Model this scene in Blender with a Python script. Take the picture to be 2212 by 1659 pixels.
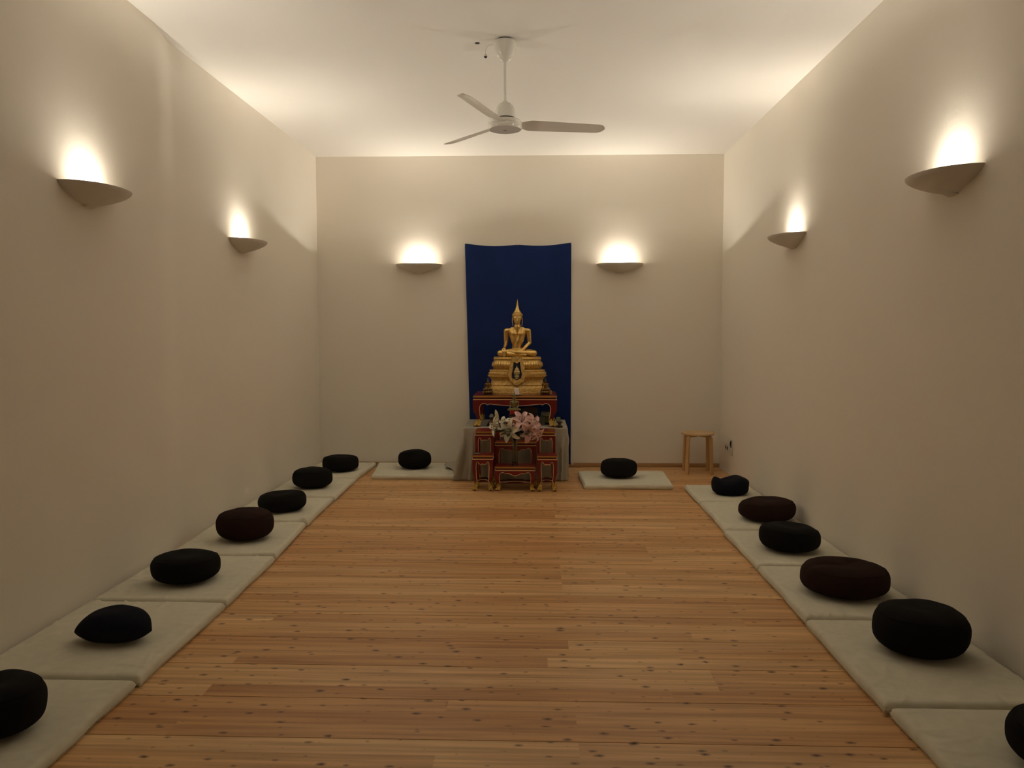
import bpy, bmesh, math, random
from mathutils import Vector, Matrix, noise
from mathutils.bvhtree import BVHTree
random.seed(7)
PI = math.pi
for o in list(bpy.data.objects): bpy.data.objects.remove(o)
S = bpy.context.scene
COL = S.collection

# ------------------------------------------------------------------ camera
FPX, IW, IH = 1660.0, 2212.0, 1659.0
CAM_Z = 1.45
PITCH = math.radians(3.602); YAW = math.radians(1.79)
cd = bpy.data.cameras.new('camera'); cam = bpy.data.objects.new('camera', cd); COL.objects.link(cam)
cam.location = (0, 0, CAM_Z); cam.rotation_euler = (PI/2 - PITCH, 0, YAW)
cd.sensor_fit = 'HORIZONTAL'; cd.sensor_width = 36; cd.lens = FPX/IW*36
cd.clip_start = 0.05; cd.clip_end = 60
S.camera = cam
# ------------------------------------------------------------------ world, exposure
w = bpy.data.worlds.new('night'); S.world = w; w.use_nodes = True
w.node_tree.nodes['Background'].inputs[0].default_value = (0.02, 0.02, 0.025, 1)
w.node_tree.nodes['Background'].inputs[1].default_value = 0.05
S.view_settings.view_transform = 'Standard'; S.view_settings.look = 'None'
S.view_settings.gamma = 1; S.view_settings.use_curve_mapping = False
S.view_settings.exposure = -0.07
LAMP = 4900.0                       # radiance of the halogen tubes in the six sconces
LAMP_COL = (1.0, 0.945, 0.825)

# room (metres)
XR, XL0, XL1, XL2 = 2.02, -2.385, -2.445, -2.412
YB, YF, ZC = 8.47, -.75, 3.40

# ------------------------------------------------------------------ pixel -> place
_f = Vector((-math.sin(YAW)*math.cos(PITCH), math.cos(YAW)*math.cos(PITCH), -math.sin(PITCH)))
_r = Vector((math.cos(YAW), math.sin(YAW), 0)); _u = _r.cross(_f); _C = Vector((0, 0, CAM_Z))
def ray(px, py): return _f + _r*((px-IW/2)/FPX) - _u*((py-IH/2)/FPX)
def onz(px, py, z=0.0):
    d = ray(px, py); return _C + d*((z-CAM_Z)/d.z)
def ony(px, py, y):
    d = ray(px, py); return _C + d*(y/d.y)
def onx(px, py, x):
    d = ray(px, py); return _C + d*(x/d.x)

# ------------------------------------------------------------------ materials
def mat(name, col=(.8,.8,.8), rough=.6, metal=0.0, spec=.5, bump=None, var=None, sheen=0, coat=0, trans=0, ior=1.45):
    m = bpy.data.materials.new(name); m.use_nodes = True
    nt = m.node_tree; b = nt.nodes['Principled BSDF']
    b.inputs['Base Color'].default_value = (*col, 1); b.inputs['Roughness'].default_value = rough
    b.inputs['Metallic'].default_value = metal; b.inputs['Specular IOR Level'].default_value = spec
    b.inputs['Sheen Weight'].default_value = sheen; b.inputs['Coat Weight'].default_value = coat
    b.inputs['Transmission Weight'].default_value = trans; b.inputs['IOR'].default_value = ior
    tc = nt.nodes.new('ShaderNodeTexCoord')
    if bump:                       # (scale, strength, distance)
        n = nt.nodes.new('ShaderNodeTexNoise'); n.inputs['Scale'].default_value = bump[0]; n.inputs['Detail'].default_value = 4
        bp = nt.nodes.new('ShaderNodeBump'); bp.inputs['Strength'].default_value = bump[1]; bp.inputs['Distance'].default_value = bump[2]
        nt.links.new(tc.outputs['Object'], n.inputs['Vector']); nt.links.new(n.outputs['Fac'], bp.inputs['Height'])
        nt.links.new(bp.outputs['Normal'], b.inputs['Normal'])
    if var:                        # (scale, second colour)
        n2 = nt.nodes.new('ShaderNodeTexNoise'); n2.inputs['Scale'].default_value = var[0]; n2.inputs['Detail'].default_value = 5
        r = nt.nodes.new('ShaderNodeValToRGB'); r.color_ramp.elements[0].position = .35; r.color_ramp.elements[1].position = .65
        r.color_ramp.elements[0].color = (*col, 1); r.color_ramp.elements[1].color = (*var[1], 1)
        nt.links.new(tc.outputs['Object'], n2.inputs['Vector']); nt.links.new(n2.outputs['Fac'], r.inputs['Fac'])
        nt.links.new(r.outputs['Color'], b.inputs['Base Color'])
    return m
def weave(name, c0, c1, scale=260, rough=.9, bump=.35, sheen=.2, mottle=3.5):
    m = mat(name, c0, rough, spec=.2, sheen=sheen)
    nt = m.node_tree; b = nt.nodes['Principled BSDF']; tc = nt.nodes.new('ShaderNodeTexCoord')
    n = nt.nodes.new('ShaderNodeTexNoise'); n.inputs['Scale'].default_value = mottle; n.inputs['Detail'].default_value = 8
    r = nt.nodes.new('ShaderNodeValToRGB'); r.color_ramp.elements[0].color = (*c0, 1); r.color_ramp.elements[1].color = (*c1, 1)
    r.color_ramp.elements[0].position = .35; r.color_ramp.elements[1].position = .68
    w1 = nt.nodes.new('ShaderNodeTexWave'); w1.inputs['Scale'].default_value = scale; w1.inputs['Distortion'].default_value = 1.5
    w2 = nt.nodes.new('ShaderNodeTexWave'); w2.bands_direction = 'Y'; w2.inputs['Scale'].default_value = scale; w2.inputs['Distortion'].default_value = 1.5
    ad = nt.nodes.new('ShaderNodeMath'); ad.operation = 'ADD'
    bp = nt.nodes.new('ShaderNodeBump'); bp.inputs['Strength'].default_value = bump; bp.inputs['Distance'].default_value = .0012
    L = nt.links.new
    L(tc.outputs['Object'], n.inputs['Vector']); L(n.outputs['Fac'], r.inputs['Fac']); L(r.outputs['Color'], b.inputs['Base Color'])
    L(tc.outputs['Object'], w1.inputs['Vector']); L(tc.outputs['Object'], w2.inputs['Vector'])
    L(w1.outputs['Fac'], ad.inputs[0]); L(w2.outputs['Fac'], ad.inputs[1]); L(ad.outputs[0], bp.inputs['Height']); L(bp.outputs['Normal'], b.inputs['Normal'])
    return m
def wood_floor():
    m = mat('larch_floor', (.4,.2,.08), .36, spec=.4)
    nt = m.node_tree; b = nt.nodes['Principled BSDF']; N = nt.nodes.new; L = nt.links.new
    geo = N('ShaderNodeNewGeometry'); oi = N('ShaderNodeObjectInfo')
    off = N('ShaderNodeMath'); off.operation = 'MULTIPLY'; off.inputs[1].default_value = 37.0; L(oi.outputs['Random'], off.inputs[0])
    cmb = N('ShaderNodeCombineXYZ'); L(off.outputs[0], cmb.inputs[0]); L(off.outputs[0], cmb.inputs[2])
    add = N('ShaderNodeVectorMath'); add.operation = 'ADD'; L(geo.outputs['Position'], add.inputs[0]); L(cmb.outputs[0], add.inputs[1])
    # grain along x
    mp = N('ShaderNodeMapping'); mp.inputs['Scale'].default_value = (1.3, 38, 1); L(add.outputs[0], mp.inputs['Vector'])
    g = N('ShaderNodeTexNoise'); g.inputs['Scale'].default_value = 1.0; g.inputs['Detail'].default_value = 6; g.inputs['Distortion'].default_value = .5; L(mp.outputs[0], g.inputs['Vector'])
    mp2 = N('ShaderNodeMapping'); mp2.inputs['Scale'].default_value = (.9, 9, 1); L(add.outputs[0], mp2.inputs['Vector'])
    g2 = N('ShaderNodeTexNoise'); g2.inputs['Scale'].default_value = 1.0; g2.inputs['Detail'].default_value = 4; L(mp2.outputs[0], g2.inputs['Vector'])
    base = N('ShaderNodeValToRGB'); cr = base.color_ramp
    cr.elements[0].position = 0; cr.elements[0].color = (.69,.38,.155,1); cr.elements[1].position = 1; cr.elements[1].color = (.89,.60,.30,1)
    e = cr.elements.new(.5); e.color = (.79,.48,.215,1)
    L(oi.outputs['Random'], base.inputs['Fac'])
    mx = N('ShaderNodeMix'); mx.data_type = 'RGBA'; mx.blend_type = 'MULTIPLY'; mx.inputs[0].default_value = .75
    gr = N('ShaderNodeValToRGB'); gr.color_ramp.elements[0].position = .28; gr.color_ramp.elements[0].color = (.54,.43,.35,1); gr.color_ramp.elements[1].position = .66; gr.color_ramp.elements[1].color = (1.08,1.05,1.0,1)
    L(g.outputs['Fac'], gr.inputs['Fac']); L(base.outputs['Color'], mx.inputs[6]); L(gr.outputs['Color'], mx.inputs[7])
    mx2 = N('ShaderNodeMix'); mx2.data_type = 'RGBA'; mx2.blend_type = 'MULTIPLY'; mx2.inputs[0].default_value = .6
    gr2 = N('ShaderNodeValToRGB'); gr2.color_ramp.elements[0].position = .35; gr2.color_ramp.elements[0].color = (.72,.62,.55,1); gr2.color_ramp.elements[1].position = .6; gr2.color_ramp.elements[1].color = (1,1,1,1)
    L(g2.outputs['Fac'], gr2.inputs['Fac']); L(mx.outputs[2], mx2.inputs[6]); L(gr2.outputs['Color'], mx2.inputs[7])
    # knots: cells, only some of them carry one
    mk = N('ShaderNodeMapping'); mk.inputs['Scale'].default_value = (8.0, 15.0, 1); L(add.outputs[0], mk.inputs['Vector'])
    v = N('ShaderNodeTexVoronoi'); v.voronoi_dimensions = '2D'; v.inputs['Scale'].default_value = 1.0; L(mk.outputs[0], v.inputs['Vector'])
    sp = N('ShaderNodeSeparateColor'); L(v.outputs['Color'], sp.inputs[0])
    th = N('ShaderNodeMapRange'); th.inputs[1].default_value = .25; th.inputs[2].default_value = 1; th.inputs[3].default_value = 0.0; th.inputs[4].default_value = .145; L(sp.outputs[0], th.inputs[0])
    wob = N('ShaderNodeTexNoise'); wob.inputs['Scale'].default_value = 60; L(geo.outputs['Position'], wob.inputs['Vector'])
    wm = N('ShaderNodeMath'); wm.operation = 'MULTIPLY_ADD'; wm.inputs[1].default_value = .12; wm.inputs[2].default_value = -.06; L(wob.outputs['Fac'], wm.inputs[0])
    da = N('ShaderNodeMath'); da.operation = 'ADD'; L(v.outputs['Distance'], da.inputs[0]); L(wm.outputs[0], da.inputs[1])
    df = N('ShaderNodeMath'); df.operation = 'SUBTRACT'; L(th.outputs[0], df.inputs[0]); L(da.outputs[0], df.inputs[1])
    kn = N('ShaderNodeMapRange'); kn.inputs[1].default_value = -.06; kn.inputs[2].default_value = .10; L(df.outputs[0], kn.inputs[0])
    mk3 = N('ShaderNodeMix'); mk3.data_type = 'RGBA'; L(kn.outputs[0], mk3.inputs[0]); L(mx2.outputs[2], mk3.inputs[6]); mk3.inputs[7].default_value = (.10,.042,.020,1)
    L(mk3.outputs[2], b.inputs['Base Color'])
    rr = N('ShaderNodeMapRange'); rr.inputs[3].default_value = .30; rr.inputs[4].default_value = .46; L(g.outputs['Fac'], rr.inputs[0]); L(rr.outputs[0], b.inputs['Roughness'])
    bp = N('ShaderNodeBump'); bp.inputs['Strength'].default_value = .12; bp.inputs['Distance'].default_value = .0008; L(g.outputs['Fac'], bp.inputs['Height']); L(bp.outputs['Normal'], b.inputs['Normal'])
    return m
def wood(name, c0, c1, axis_scale=(2,2,40), rough=.45):
    m = mat(name, c0, rough)
    nt = m.node_tree; b = nt.nodes['Principled BSDF']; N = nt.nodes.new; L = nt.links.new
    tc = N('ShaderNodeTexCoord'); mp = N('ShaderNodeMapping'); mp.inputs['Scale'].default_value = axis_scale
    n = N('ShaderNodeTexNoise'); n.inputs['Scale'].default_value = 1; n.inputs['Detail'].default_value = 5
    r = N('ShaderNodeValToRGB'); r.color_ramp.elements[0].color = (*c0,1); r.color_ramp.elements[1].color = (*c1,1); r.color_ramp.elements[0].position = .3; r.color_ramp.elements[1].position = .7
    L(tc.outputs['Object'], mp.inputs[0]); L(mp.outputs[0], n.inputs['Vector']); L(n.outputs['Fac'], r.inputs['Fac']); L(r.outputs['Color'], b.inputs['Base Color'])
    return m
def emit(name, col, s):
    m = bpy.data.materials.new(name); m.use_nodes = True; nt = m.node_tree
    nt.nodes.remove(nt.nodes['Principled BSDF']); e = nt.nodes.new('ShaderNodeEmission')
    e.inputs[0].default_value = (*col,1); e.inputs[1].default_value = s
    nt.links.new(e.outputs[0], nt.nodes['Material Output'].inputs[0]); return m

M = dict(
    wall=mat('plaster', (.905,.838,.735), .92, spec=.15, bump=(95,.10,.004), var=(1.2,(.895,.825,.715))),
    ceil=mat('ceiling_paint', (.83,.78,.71), .92, spec=.15, bump=(120,.08,.003)),
    floor=wood_floor(),
    sub=mat('subfloor', (.03,.018,.01), .9),
    sconce=mat('sconce_plaster', (.80,.75,.68), .85, spec=.2, bump=(160,.25,.002)),
    bulb=emit('halogen_tube', LAMP_COL, LAMP),
    ceramic=mat('lamp_ceramic', (.85,.82,.75), .4),
    white=mat('white_enamel', (.80,.76,.68), .22, spec=.5, coat=.3),
    blade=mat('blade_enamel', (.78,.73,.65), .28, spec=.5),
    black=mat('black_gap', (.012,.011,.010), .7),
    linen=weave('linen_mat', (.74,.70,.545), (.80,.755,.60), 330, .92, .22, .15, 22),
    zblack=weave('black_cotton', (.0065,.0062,.0055), (.010,.0095,.0085), 420, .95, .4, .0),
    znavy=weave('navy_cotton', (.006,.007,.012), (.010,.011,.019), 420, .95, .4, .0),
    zbrown=weave('brown_cotton', (.022,.0095,.0058), (.030,.013,.0085), 420, .95, .4, .0),
    blue=weave('blue_cotton', (.006,.021,.115), (.0075,.025,.135), 500, .75, .15, .1),
    table_linen=weave('table_linen', (.44,.40,.31), (.50,.455,.36)),
    gold=mat('gilding', (.75,.52,.19), .30, metal=1, bump=(60,.12,.002), var=(22,(.66,.43,.14))),
    goldrough=mat('ornate_gilding', (.76,.53,.20), .42, metal=.85, bump=(130,.8,.005), var=(45,(.54,.345,.10))),
    navypanel=mat('navy_inlay', (.008,.010,.020), .4),
    silver=mat('pale_gilding', (.72,.58,.30), .4, metal=1),
    red=mat('red_lacquer', (.20,.010,.011), .32, coat=.25, var=(9,(.155,.008,.010))),
    darkred=mat('dark_red_lacquer', (.075,.006,.007), .4),
    goldpaint=mat('gold_paint', (.52,.255,.055), .40, metal=.35, bump=(300,.4,.002)),
    goldline=mat('pale_gold_paint', (.80,.52,.28), .5, metal=.1),
    goldfoot=mat('gold_leaf', (.74,.52,.12), .45, metal=.45, bump=(220,.9,.005), var=(90,(.36,.19,.03))),
    bronze=mat('aged_bronze', (.30,.235,.105), .5, metal=.6, var=(45,(.22,.17,.075))),
    darkgold=mat('antique_gold', (.40,.235,.075), .42, metal=.9, var=(55,(.06,.035,.018))),
    darkbrown=mat('dark_lacquer', (.030,.018,.011), .35, var=(60,(.075,.045,.02))),
    redcloth=weave('red_cloth', (.52,.022,.018), (.42,.016,.014), 500, .6),
    wax=mat('candle_wax', (.86,.76,.68), .5),
    porcelain=mat('porcelain', (.82,.76,.68), .2),
    glass=mat('vase_glass', (.95,.97,.95), .03, trans=1, ior=1.45),
    stem=mat('stem_green', (.045,.075,.018), .5),
    leaf=mat('leaf_green', (.028,.055,.014), .42, var=(30,(.045,.075,.02))),
    lilyw=mat('white_petal', (.80,.74,.60), .5, bump=(90,.2,.002)),
    lilyp=mat('pink_petal', (.74,.44,.42), .5, bump=(90,.2,.002), var=(16,(.80,.55,.51))),
    bud=mat('bud_cream', (.62,.57,.33), .5),
    anther=mat('anther_brown', (.075,.022,.012), .6),
    birch=wood('birch', (.60,.39,.19), (.70,.48,.26), (6,6,60)),
    birchleg=wood('birch_leg', (.60,.36,.15), (.70,.45,.20), (30,30,3)),
    skirting=wood('skirting_wood', (.40,.225,.10), (.50,.30,.145), (3,40,40)),
    plastic=mat('socket_plastic', (.74,.70,.61), .35),
    greenglass=mat('green_glass', (.16,.22,.13), .25),
    card=mat('grey_card', (.20,.195,.145), .7), cardgreen=mat('green_card', (.12,.13,.045), .7), cardpale=mat('pale_card', (.33,.33,.23), .7),
    grey=mat('grey_felt', (.13,.10,.09), .8), offwhite=mat('off_white_card', (.52,.50,.44), .7), pinkstone=mat('rose_stone', (.30,.17,.14), .5),
    table_wood=mat('plain_table_wood', (.28,.17,.08), .6),
)

# ------------------------------------------------------------------ mesh helpers
def link(name, me, m=None, parent=None, loc=None):
    o = bpy.data.objects.new(name, me); COL.objects.link(o)
    if m is not None:
        if not me.materials: me.materials.append(m)
        elif me.materials[0] is not m:
            o.material_slots[0].link = 'OBJECT'; o.material_slots[0].material = m
    if parent is not None: o.parent = parent
    if loc is not None: o.location = loc
    return o
class MB:
    def __init__(s): s.v = []; s.f = []
    def add(s, v, f):
        k = len(s.v); s.v += [tuple(p) for p in v]; s.f += [tuple(i+k for i in q) for q in f]; return s
    def box(s, x0, x1, y0, y1, z0, z1):
        return s.add([(x0,y0,z0),(x1,y0,z0),(x1,y1,z0),(x0,y1,z0),(x0,y0,z1),(x1,y0,z1),(x1,y1,z1),(x0,y1,z1)],
                     [(0,3,2,1),(4,5,6,7),(0,1,5,4),(1,2,6,5),(2,3,7,6),(3,0,4,7)])
    def loft(s, rings, caps=True, closed=True):
        n = len(rings[0]); k = len(s.v)
        for r in rings: s.v += [tuple(p) for p in r]
        for i in range(len(rings)-1):
            for j in range(n if closed else n-1):
                a = k+i*n+j; b = k+i*n+(j+1)%n; s.f.append((a, b, b+n, a+n))
        if caps: s.f.append(tuple(range(k+n-1, k-1, -1))); m = k+(len(rings)-1)*n; s.f.append(tuple(range(m, m+n)))
        return s
    def lathe(s, prof, n=32, c=(0,0,0), sx=1, sy=1):
        return s.loft([[(c[0]+r*sx*math.cos(2*PI*j/n), c[1]+r*sy*math.sin(2*PI*j/n), c[2]+z) for j in range(n)] for r, z in prof])
    def tube(s, pts, rad, n=8):
        pts = [Vector(p) for p in pts]; rings = []; up = None
        for i, p in enumerate(pts):
            d = (pts[min(i+1,len(pts)-1)] - pts[max(i-1,0)]).normalized()
            if up is None: up = Vector((0,0,1)) if abs(d.z) < .9 else Vector((0,1,0))
            a = d.cross(up).normalized(); b = a.cross(d).normalized(); up = b
            r = rad(i/(len(pts)-1)) if callable(rad) else rad
            rings.append([p + a*(r*math.cos(2*PI*j/n)) + b*(r*math.sin(2*PI*j/n)) for j in range(n)])
        return s.loft(rings)
    def capsule(s, p0, r0, p1, r1, n=14, m=6, sc=None):
        p0 = Vector(p0); p1 = Vector(p1); d = (p1-p0); L = d.length
        d = d/L if L > 1e-6 else Vector((0,0,1))
        up = Vector((0,0,1)) if abs(d.z) < .9 else Vector((0,1,0))
        a = d.cross(up).normalized(); b = a.cross(d); rings = []
        for (c, r, s0, s1) in ((p0, r0, -PI/2*.98, -0.0), (p1, r1, 0.0, PI/2*.98)):
            for i in range(m):
                t = s0+(s1-s0)*i/(m-1)
                rings.append([c + (a*math.cos(2*PI*j/n)+b*math.sin(2*PI*j/n))*(r*math.cos(t)) + d*(r*math.sin(t)) for j in range(n)])
        if L < 1e-6: rings.pop(m)
        if sc:
            c0 = (p0+p1)/2; rings = [[Vector((c0.x+(q.x-c0.x)*sc[0], c0.y+(q.y-c0.y)*sc[1], c0.z+(q.z-c0.z)*sc[2])) for q in r] for r in rings]
        return s.loft(rings)
    def prism(s, poly, y0, y1):    # polygon in x,z extruded along y
        n = len(poly); k = len(s.v)
        s.v += [(x,y0,z) for x,z in poly] + [(x,y1,z) for x,z in poly]
        s.f.append(tuple(range(k,k+n))); s.f.append(tuple(range(k+2*n-1,k+n-1,-1)))
        for i in range(n): j=(i+1)%n; s.f.append((k+j,k+i,k+n+i,k+n+j))
        return s
    def xf(s, fn): s.v = [tuple(fn(Vector(p))) for p in s.v]; return s
    def mesh(s, name, smooth=40):
        me = bpy.data.meshes.new(name); me.from_pydata(s.v, [], s.f); me.update()
        bm = bmesh.new(); bm.from_mesh(me); bmesh.ops.recalc_face_normals(bm, faces=bm.faces); bm.to_mesh(me); bm.free()
        if smooth:
            me.polygons.foreach_set('use_smooth', [True]*len(me.polygons))
            me.set_sharp_from_angle(angle=math.radians(smooth))
        return me
    def obj(s, name, m, parent=None, loc=None, smooth=40): return link(name, s.mesh(name, smooth), m, parent, loc)
def tag(o, label, cat, group=None, kind=None):
    o['label'] = label; o['category'] = cat
    if group: o['group'] = group
    if kind: o['kind'] = kind
    return o
def thing(name, label, cat, loc=(0,0,0), rz=0, group=None):
    o = bpy.data.objects.new(name, None); COL.objects.link(o); o.location = loc; o.rotation_euler = (0,0,rz); o.empty_display_size = .1
    return tag(o, label, cat, group)
def struct(o): o['kind'] = 'structure'; return o
def bevel(me, w, seg=2, ang=30):
    bm = bmesh.new(); bm.from_mesh(me)
    ed = [e for e in bm.edges if len(e.link_faces) == 2 and e.calc_face_angle() > math.radians(ang)]
    bmesh.ops.bevel(bm, geom=ed, offset=w, segments=seg, affect='EDGES', profile=.6); bm.to_mesh(me); bm.free()
    me.polygons.foreach_set('use_smooth', [True]*len(me.polygons)); me.set_sharp_from_angle(angle=math.radians(35)); return me
def lerp(a, b, t): return a+(b-a)*t
def sstep(t): t = max(0, min(1, t)); return t*t*(3-2*t)

# ================================================================== the room
struct(MB().box(XL1-.2, XR+.2, YF-.2, YB+.2, -.18, -.02).obj('floor', M['sub'], smooth=0))
FLOOR = bpy.data.objects['floor']
prng = random.Random(3)
PITCHB, Y0 = .307, 2.667
pm_cache = {}
def plank(x0, x1, y0, y1):
    key = (round(x1-x0,2), round(y1-y0,4))
    if key not in pm_cache:
        a, b = key[0]/2, key[1]/2; me = MB().box(-a, a, -b, b, -.019, 0).mesh('plank', 0); bevel(me, .0003, 1); pm_cache[key] = me
    link('plank', pm_cache[key], M['floor'], FLOOR, ((x0+x1)/2, (y0+y1)/2, 0))
kmin = int(math.floor((YF-Y0)/PITCHB)); 
for k in range(kmin, 19):
    ya = max(Y0+k*PITCHB, YF+.01); yb = min(Y0+(k+1)*PITCHB, YB-.006)
    g = .0019
    xa, xb = XL1-.0, XR-.008
    if yb < 2.2:
        plank(xa, xb, ya+g, yb-g); continue
    if yb-ya < .05: continue
    for q in range(3):
        sa = lerp(ya+g, yb-g, q/3)+.00004; sb = lerp(ya+g, yb-g, (q+1)/3)-.00004
        cuts = [xa]; x = xa + prng.choice([.7,1.1,1.6,2.1,2.6,3.2])
        while x < xb-.5: cuts.append(x); x += prng.choice([1.4,1.9,2.4,2.9])
        cuts.append(xb)
        for c in range(len(cuts)-1): plank(cuts[c]+.00005, cuts[c+1]-.00005, sa, sb)

struct(MB().box(XL1-.25, XR+.25, YF-.2, YB+.2, ZC, ZC+.2).obj('ceiling', M['ceil'], smooth=0))
struct(MB().box(XL1-.25, XR+.2, YB, YB+.2, -.18, ZC).obj('wall_back', M['wall'], smooth=0))
struct(MB().box(XR, XR+.2, YF-.2, YB, -.18, ZC).obj('wall_right', M['wall'], smooth=0))
struct(MB().box(XL1-.25, XR, YF-.2, YF, -.18, ZC).obj('wall_front', M['wall'], smooth=0))
plan = [(XL0, YF)] + [(lerp(XL0, XL1, sstep(i/10)), lerp(4.82, 5.22, i/10)) for i in range(11)] + [(XL2, YB)]
rings = [[(x, y, z) for x, y in plan] + [(XL1-.2, YB, z), (XL1-.2, YF, z)] for z in (-.18, ZC)]
struct(MB().loft(rings).obj('wall_left', M['wall'], smooth=25))
me = MB().box(XL2+.01, XR-.001, YB-.022, YB, 0.001, .045).mesh('baseboard_back', 0); bevel(me, .006, 2)
struct(link('baseboard_back', me, M['skirting']))

# ================================================================== wall sconces
def sconce_mesh():
    mb = MB(); A, B, Hh, T = .255, .205, .10, .010; n, m = 28, 10
    def surf(a, b, h, off):
        rows = []
        for i in range(m+1):
            v = i/m; s = 1-v**1.55; s = max(s, .0)
            z = off-(h)*(1-(1-v)**1.05) if i else off
            rows.append([(max(.045*(v),a*s)*math.cos(PI*j/n) if s > .04 else .045*math.cos(PI*j/n),
                          -(b*s+.030*v)*math.sin(PI*j/n)**.85 if 0 < j < n else 0, z) for j in range(n+1)])
        return rows
    out = surf(A, B, Hh, 0); inn = surf(A-T, B-T, Hh-T, 0)
    mb.loft(out, caps=False, closed=False); mb.loft(inn, caps=False, closed=False)
    N = (m+1)*(n+1)
    for j in range(n): mb.f.append((j, j+1, N+j+1, N+j))
    for i in range(m):
        for c in (0, n): mb.f.append((i*(n+1)+c, (i+1)*(n+1)+c, N+(i+1)*(n+1)+c, N+i*(n+1)+c))
    k = m*(n+1); mb.f.append(tuple(range(k, k+n+1))); mb.f.append(tuple(range(N+k, N+k+n+1)))
    return mb.mesh('bowl', 50)
bowl_me = sconce_mesh()
bulb_me = MB().tube([(-.032,0,0),(.032,0,0)], .006, 10).mesh('lamp_tube')
hold_me = MB().box(-.050,-.034,-.009,.009,-.012,.010).box(.034,.050,-.009,.009,-.012,.010).box(-.050,.050,-.007,.007,-.017,-.012).box(-.014,.014,.0,.017,-.020,-.013).mesh('lamp_holder', 0)
def sconce(loc, rz, label):
    t = thing('wall_sconce', label, 'wall lamp', loc, rz, 'half-bowl wall sconces')
    link('bowl', bowl_me, M['sconce'], t)
    h = link('lamp_holder', hold_me, M['ceramic'], t, (0,-.017,-.040)); link('lamp_tube', bulb_me, M['bulb'], t, (0,-.017,-.040))
    return t
ZS = 2.228
sconce((-1.285, YB+.003, ZS), 0, 'white half-bowl wall sconce beside the blue cloth, over the mat touching the tablecloth')
sconce((.911, YB+.003, ZS), 0, 'white half-bowl wall sconce beside the blue cloth, over the mat near the stool')
def side_sconce(px, py, x, rz, label):
    p = onx(px, py, x)
    if x < XL0-.01: x = lerp(XL1, XL2, (p.y-5.22)/(YB-5.22)); rz -= math.atan((XL2-XL1)/(YB-5.22))
    sconce((x-.003 if x < 0 else x+.003, p.y, ZS), rz, label)
side_sconce(187, 408, XL0, PI/2, 'white half-bowl wall sconce on the wall projection, above the crescent cushion')
side_sconce(522, 516, XL1+.018, PI/2, 'white half-bowl wall sconce between the wall step and the corner')
side_sconce(2062, 372, XR, -PI/2, 'white half-bowl wall sconce above the creased brown cushion on the socket wall')
side_sconce(1718, 500, XR, -PI/2, 'white half-bowl wall sconce nearest the sockets, on the wall of two brown cushions')

# ================================================================== ceiling fan
fc = onz(1091, 86, ZC); FX, FY = fc.x, fc.y
fan = thing('ceiling_fan', 'white three-blade ceiling fan hanging on a thin rod', 'ceiling fan', (FX, FY, ZC))
MB().lathe([(.070,-.012),(.072,-.017),(.0725,-.035),(.0715,-.058),(.067,-.082),(.058,-.104),(.045,-.121),(.030,-.132),(.014,-.138)], 36).obj('canopy', M['white'], fan)
MB().lathe([(.052,0),(.052,-.012)], 24).obj('shade_gap', M['black'], fan)  # black core paints the shadow gap between canopy and ceiling
MB().lathe([(.0095,-.13),(.0095,-.41)], 16).obj('rod', M['white'], fan)
zb = -.40
MB().lathe([(.010,zb+.012),(.012,zb+.002),(.020,zb-.004),(.036,zb-.012),(.050,zb-.025),(.060,zb-.043),(.066,zb-.066),(.068,zb-.090),(.068,zb-.108)], 36).obj('motor_housing', M['white'], fan)
MB().lathe([(.062,zb-.106),(.062,zb-.126)], 36).obj('gap_ring', M['black'], fan)
hub = MB().lathe([(.070,zb-.122),(.104,zb-.126),(.110,zb-.132),(.110,zb-.147),(.106,zb-.150),(.106,zb-.153),(.112,zb-.156),(.112,zb-.176),(.106,zb-.184),(.02,zb-.187)], 44).obj('hub', M['white'], fan)
MB().box(-.010,.010,-.004,.004,zb-.1885,zb-.1865).obj('maker_badge', M['darkred'], hub, smooth=0)
def blade_mesh():
    L0, L1 = .085, .685; n, m = 36, 10; top = []; bot = []
    for i in range(n+1):
        t = i/n; x = lerp(L0, L1, t)
        hw = lerp(.030, .066, sstep(t/.16)) - .010*t
        if t > .90: hw *= math.sqrt(max(0, 1-((t-.90)/.10)**2*.995))
        tw = math.radians(lerp(17, 13, t)); rt, rb = [], []
        for j in range(m+1):
            s = lerp(-1, 1, j/m); y = s*hw; camber = .006*(1-s*s); th = .0028*(1-s*s)**.5+.0003
            yy = y*math.cos(tw); zz = -y*math.sin(tw)+camber
            rt.append((x, yy, zz+th)); rb.append((x, yy, zz-th))
        top.append(rt + rb[::-1])
    return MB().loft(top).mesh('blade', 45)
bl = blade_mesh()
for a in (11, 131, 251):
    b = link('blade', bl, M['blade'], fan, (0,0,zb-.150)); b.rotation_euler = (0,0,math.radians(a))
pl = ony(1049, 121, FY) - Vector((FX, FY, ZC)); hole = onz(1031, 93, ZC)
pa = Vector((-.069, 0, -.030))
cab = MB().tube([pa.lerp(pl, t) + Vector((-.020*math.sin(PI*t), 0, .022*math.sin(PI*t))) for t in [i/14 for i in range(15)]], .0016, 6).obj('loose_cable', M['white'], fan)
MB().capsule(pl+Vector((0,0,-.001)), .0105, pl+Vector((0,0,-.004)), .0105, 16, 6).obj('cable_plug', M['black'], cab)
MB().lathe([(.006,.006),(.0115,.003),(.0125,-.002),(.0118,-.004)], 20, tuple(pl)).obj('plug_collar', M['white'], cab)
h = thing('ceiling_hole', 'small dark drilled hole in the ceiling beside the fan', 'hole', (hole.x, hole.y, ZC))
MB().lathe([(.0155,0),(.0155,-.002),(.012,-.002),(.012,-.0008),(.001,-.0008)], 24).obj('rim', M['black'], h)
MB().lathe([(.0118,-.0007),(.0118,-.0013)], 24).obj('recess', M['black'], h)  # black disc paints the shade inside the hole, no depth behind it

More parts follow.
